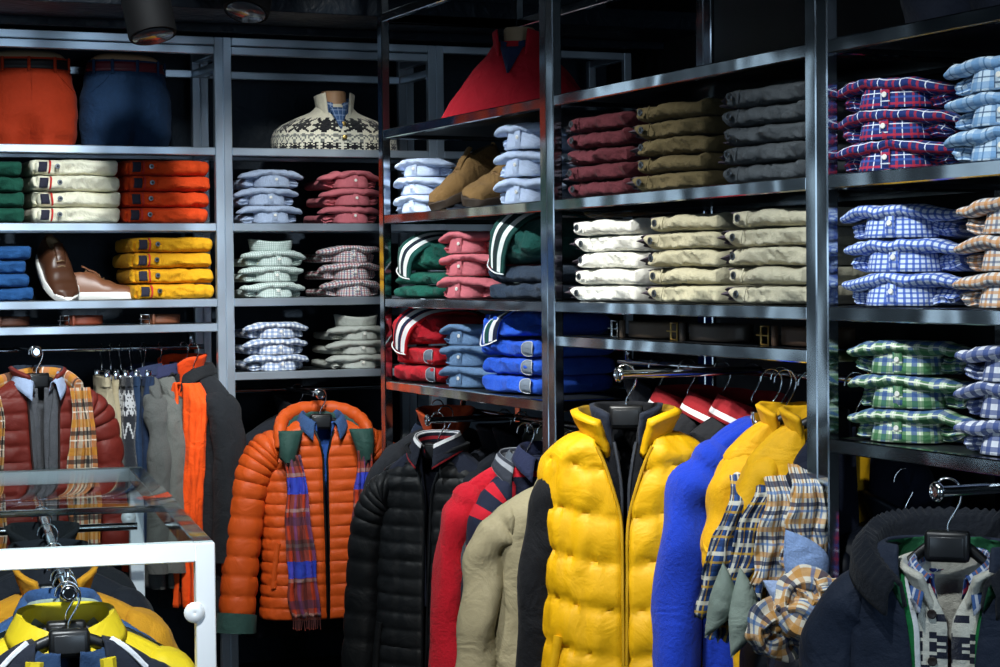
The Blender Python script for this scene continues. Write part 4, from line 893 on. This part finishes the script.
# ------------------------------------------------------------------ glass topped rack in front
HT = 1.0
P1 = atZ(215, 542, HT); P2 = atZ(149, 466, HT)
tz = atan2(-(P2.x-P1.x), P2.y-P1.y)*.93              # turn of the rack; its long side runs away from the camera
DP = (P2-P1).length; WD = 1.1; tt = .041
tb = thing('glass_top_rack', 'bright steel garment rack with a glass top in the left foreground', 'rack', (P1.x, P1.y, 0), tz)
for x in (-tt/2, -WD+tt/2):
    for y in (tt/2, DP-tt/2):
        p = MB().box((x, y, HT/2), (tt, tt, HT-.002), .002).build('post', TABLE, tb, 25)
        if x > -.5: MB().lathe([(0, 0), (.02, 0), (.022, .004), (.018, .009), (.004, .011), (0, .009)], at(x-tt/2-.004, y-tt/2, .855) @ MY, 20).build('rail_knob', TABLE, p)
for y in (tt/2, DP-tt/2): MB().box((-WD/2, y, HT-tt/2), (WD-2*tt, tt, tt-.001), .002).build('top_rail', TABLE, tb, 25)
for x in (-tt/2, -WD+tt/2): MB().box((x, DP/2, HT-tt/2), (tt, DP-2*tt, tt-.001), .002).build('side_rail', STEEL, tb, 25)
MB().box((-WD/2, DP/2, HT+.0035), (WD-.004, DP-.004, .006), .001).build('glass_top', GLASS, tb)
MB().box((-WD/2, DP*.5, HT-.026), (WD-2*tt, .02, .016), .002).build('cross_bar', STEEL, tb, 25)
bx_ = -.303
ZR = HT-.085
rl = MB().tube([(bx_, -.05, ZR), (bx_, DP-.02, ZR)], .011, 12, smooth=False).build('hanging_rail', CHROME, tb)
MB().lathe([(0, 0), (.016, 0), (.018, .004), (.016, .009), (.011, .011), (.01, .008), (0, .008)], at(bx_, -.05, ZR) @ MY, 20).build('end_cap', CHROME, rl)
MB().box((bx_, .012, (ZR+HT-tt)/2), (.012, .012, HT-tt-ZR), .002).build('rail_bracket', CHROME, rl)
MB().tube([(-WD+tt, DP-.3, HT-.14), (-tt, DP-.3, HT-.14)], .011, 12, smooth=False).build('hanging_rail', CHROME, tb)
def onrack(y): v = Matrix.Rotation(tz, 3, 'Z') @ V((bx_, y, 0)); return (P1.x+v.x, P1.y+v.y, ZR-.097)
NVY = cloth('#151b28')
YLW = nylon('#c9b21e')
items = (
    (-.02, 'navy and yellow jacket hanging foremost under the glass top', 'jacket', NVY, YLW, dict(collar=None, gap=(.07, .085, .085), zipm=YLW, zr=.018, piping=cloth('#c9ccd2'), sw=.2, sl=dict(len=.6, r=(.075, .055), splay=.05))),
    (.09, 'yellow jacket with navy lower body, second under the glass top', 'jacket', YLW, NVY, dict(collar='polo', colm=YLW, gap=(.03, .015, .01), sw=.24, nb=.085, sl=dict(len=.6, r=(.08, .055), splay=.05))),
    (.2, 'grey green jacket hanging third under the glass top', 'jacket', cloth('#8b9488'), NVY, dict(collar='fold', sw=.22, sl=dict(len=.6, r=(.075, .055)))),
    (.36, 'denim shirt hanging fourth under the glass top', 'shirt', DENIM, None, dict(collar='fold', sw=.2, sl=dict(len=.58, r=(.07, .05)))),
    (.62, 'mustard jacket hanging fifth under the glass top', 'jacket', cloth('#b97f16'), DN, dict(collar='stand', sw=.23, sl=dict(len=.6, r=(.08, .055)))),
    (1.0, 'black jacket hanging sixth under the glass top', 'jacket', DN, None, dict(collar='stand', sw=.22, sl=dict(len=.6, r=(.08, .055)))),
    (1.4, 'charcoal jacket hanging farthest back under the glass top', 'jacket', GREYW, None, dict(collar='stand', sw=.21, sl=dict(len=.6, r=(.075, .055)))))
for q, (y, lab, cat, m, ln, k) in enumerate(items):
    l = onrack(y); k = dict(k); k.setdefault('gap', (.04, .015, .01))
    hanger('black hanger of the ' + lab.split(' under')[0], l, tz+R(2*(-1)**q), 'hangers under the glass top')
    garment('jacket' if cat == 'jacket' else 'shirt', lab, cat, l, tz+R(2*(-1)**q), m, ln, L=.72, hw=k['sw']+.01, b=.05, hb=.06, seed=70+q, **k)
l = onrack(-.03); garment('denim_vest', 'dark denim vest layered inside the foremost navy jacket', 'vest', (l[0], l[1], l[2]-.02), tz, cloth('#1c3556'), None, L=.5, sw=.16, hw=.17, nb=.065, b=.045, hb=.06, gap=(.02, .012, .01), seed=90, zipm=YLW)

# ------------------------------------------------------------------ spot lamps under the ceiling
LAMPB = plain('#030304', .75); LAMPB.node_tree.nodes['Principled BSDF'].inputs['Specular IOR Level'].default_value = .12
def lamp(label, px, py, Y, tilt, rz, L=.26):
    p = atY(px, py, Y); r = thing('spot_lamp', label, 'lamp', p, 0, 'black ceiling spot lamps')
    m = Matrix.Rotation(rz, 4, 'Z') @ Matrix.Rotation(tilt, 4, 'X')
    MB().lathe([(.05, 0), (.076, 0), (.078, .01), (.078, L*.75), (.06, L*.92), (.03, L)], m, 28).build('lamp_head', LAMPB, r)
    MB().lathe([(0, .004), (.064, .004), (.066, -.002), (.064, -.004), (0, -.002)], m, 24).build('lens', plain('#3a3d42', .1), r)
    t = m @ V((0, 0, L*.6)); MB().tube([t, (t.x, t.y, 3.2-p.z)], .012, 10, smooth=False).build('stem', BLACKP, r)
lamp('black cylinder spot lamp hanging above the navy trouser form', 153, 36, 6.4, R(-18), R(20))
lamp('smaller black spot lamp at the top edge above the cream sweater', 246, 12, 6.6, R(-25), R(-40), .2)
# ------------------------------------------------------------------ light
def spot(loc, tgt, power, col, size=55, rad=.05, blend=.6):
    l = bpy.data.lights.new('spot_light', 'SPOT'); l.energy = power; l.color = col; l.spot_size = R(size); l.spot_blend = blend; l.shadow_soft_size = rad
    o = bpy.data.objects.new('spot_light', l); COL.objects.link(o); o.location = loc
    o.rotation_euler = (V(tgt)-V(loc)).to_track_quat('-Z', 'Y').to_euler(); return o
WARM, COOL = (1, .99, .93), (.9, .97, 1)
for (l, t, p, c, s) in (
    ((1.3, 5.3, 3.05), (1.5, 7.5, 1.55), 270, COOL, 40),
    ((2.0, 5.4, 3.05), (2.5, 7.4, 1.35), 250, COOL, 40),
    ((.9, 4.8, 3.05), (1.55, 7.3, .8), 230, WARM, 40),
    ((1.5, 5.0, 3.05), (2.4, 7.2, .7), 170, WARM, 36),
    ((.7, 5.6, 3.05), (2.4, 6.0, 1.35), 220, COOL, 42),
    ((.7, 4.5, 3.05), (2.35, 4.75, 1.2), 260, WARM, 42),
    ((.65, 3.4, 3.05), (2.4, 3.75, 1.2), 200, COOL, 42),
    ((.9, 2.2, 3.05), (2.4, 3.2, 1.45), 150, COOL, 44),
    ((.9, 3.2, 3.05), (2.2, 4.9, .7), 300, WARM, 38),
    ((.75, 4.9, 3.05), (2.35, 5.3, 1.6), 150, COOL, 34),
    ((2.1, 5.4, 3.05), (2.5, 7.5, 2.12), 110, WARM, 16),
    ((.35, 2.5, 3.05), (.75, 4.6, .9), 720, COOL, 34),
    ): spot(l, t, p, c, s, blend=.9)
def area(loc, tgt, sx, sy, power, col):
    l = bpy.data.lights.new('added_reflection_light', 'AREA'); l.shape = 'RECTANGLE'; l.size = sx; l.size_y = sy; l.energy = power; l.color = col
    o = bpy.data.objects.new('added_reflection_light', l); COL.objects.link(o); o.location = loc
    o.rotation_euler = (V(tgt)-V(loc)).to_track_quat('-Z', 'Y').to_euler()
area((2.2, -1.8, 1.9), (1.6, 6, 1.5), 2.6, 2.0, 75, (.6, .8, 1))  # soft light added behind the camera for steel reflections and frontal fill
for x, y, p in ((.95, 7.3, 1.3), (.25, 7.3, 1.1), (-.6, 7.0, 1.6)): area((x, y, 1.75), (2.3, 4.2, 1.7), .16, 1.5, p, (.65, .85, 1))  # unseen narrow strips, added to put glints on the right-hand rails
area((-2.95, 1.3, 1.6), (3, 1.6, 1.5), 2.0, 2.0, 30, (.6, .8, 1))  # added before the left wall so post edges catch a bluish highlight
w = bpy.data.worlds.new('world'); sc.world = w; w.use_nodes = True
w.node_tree.nodes['Background'].inputs[0].default_value = (.25, .4, .6, 1); w.node_tree.nodes['Background'].inputs[1].default_value = .018
vs_ = sc.view_settings; vs_.view_transform = 'Standard'; vs_.look = 'None'; vs_.gamma = 1; vs_.exposure = 0; vs_.use_curve_mapping = False
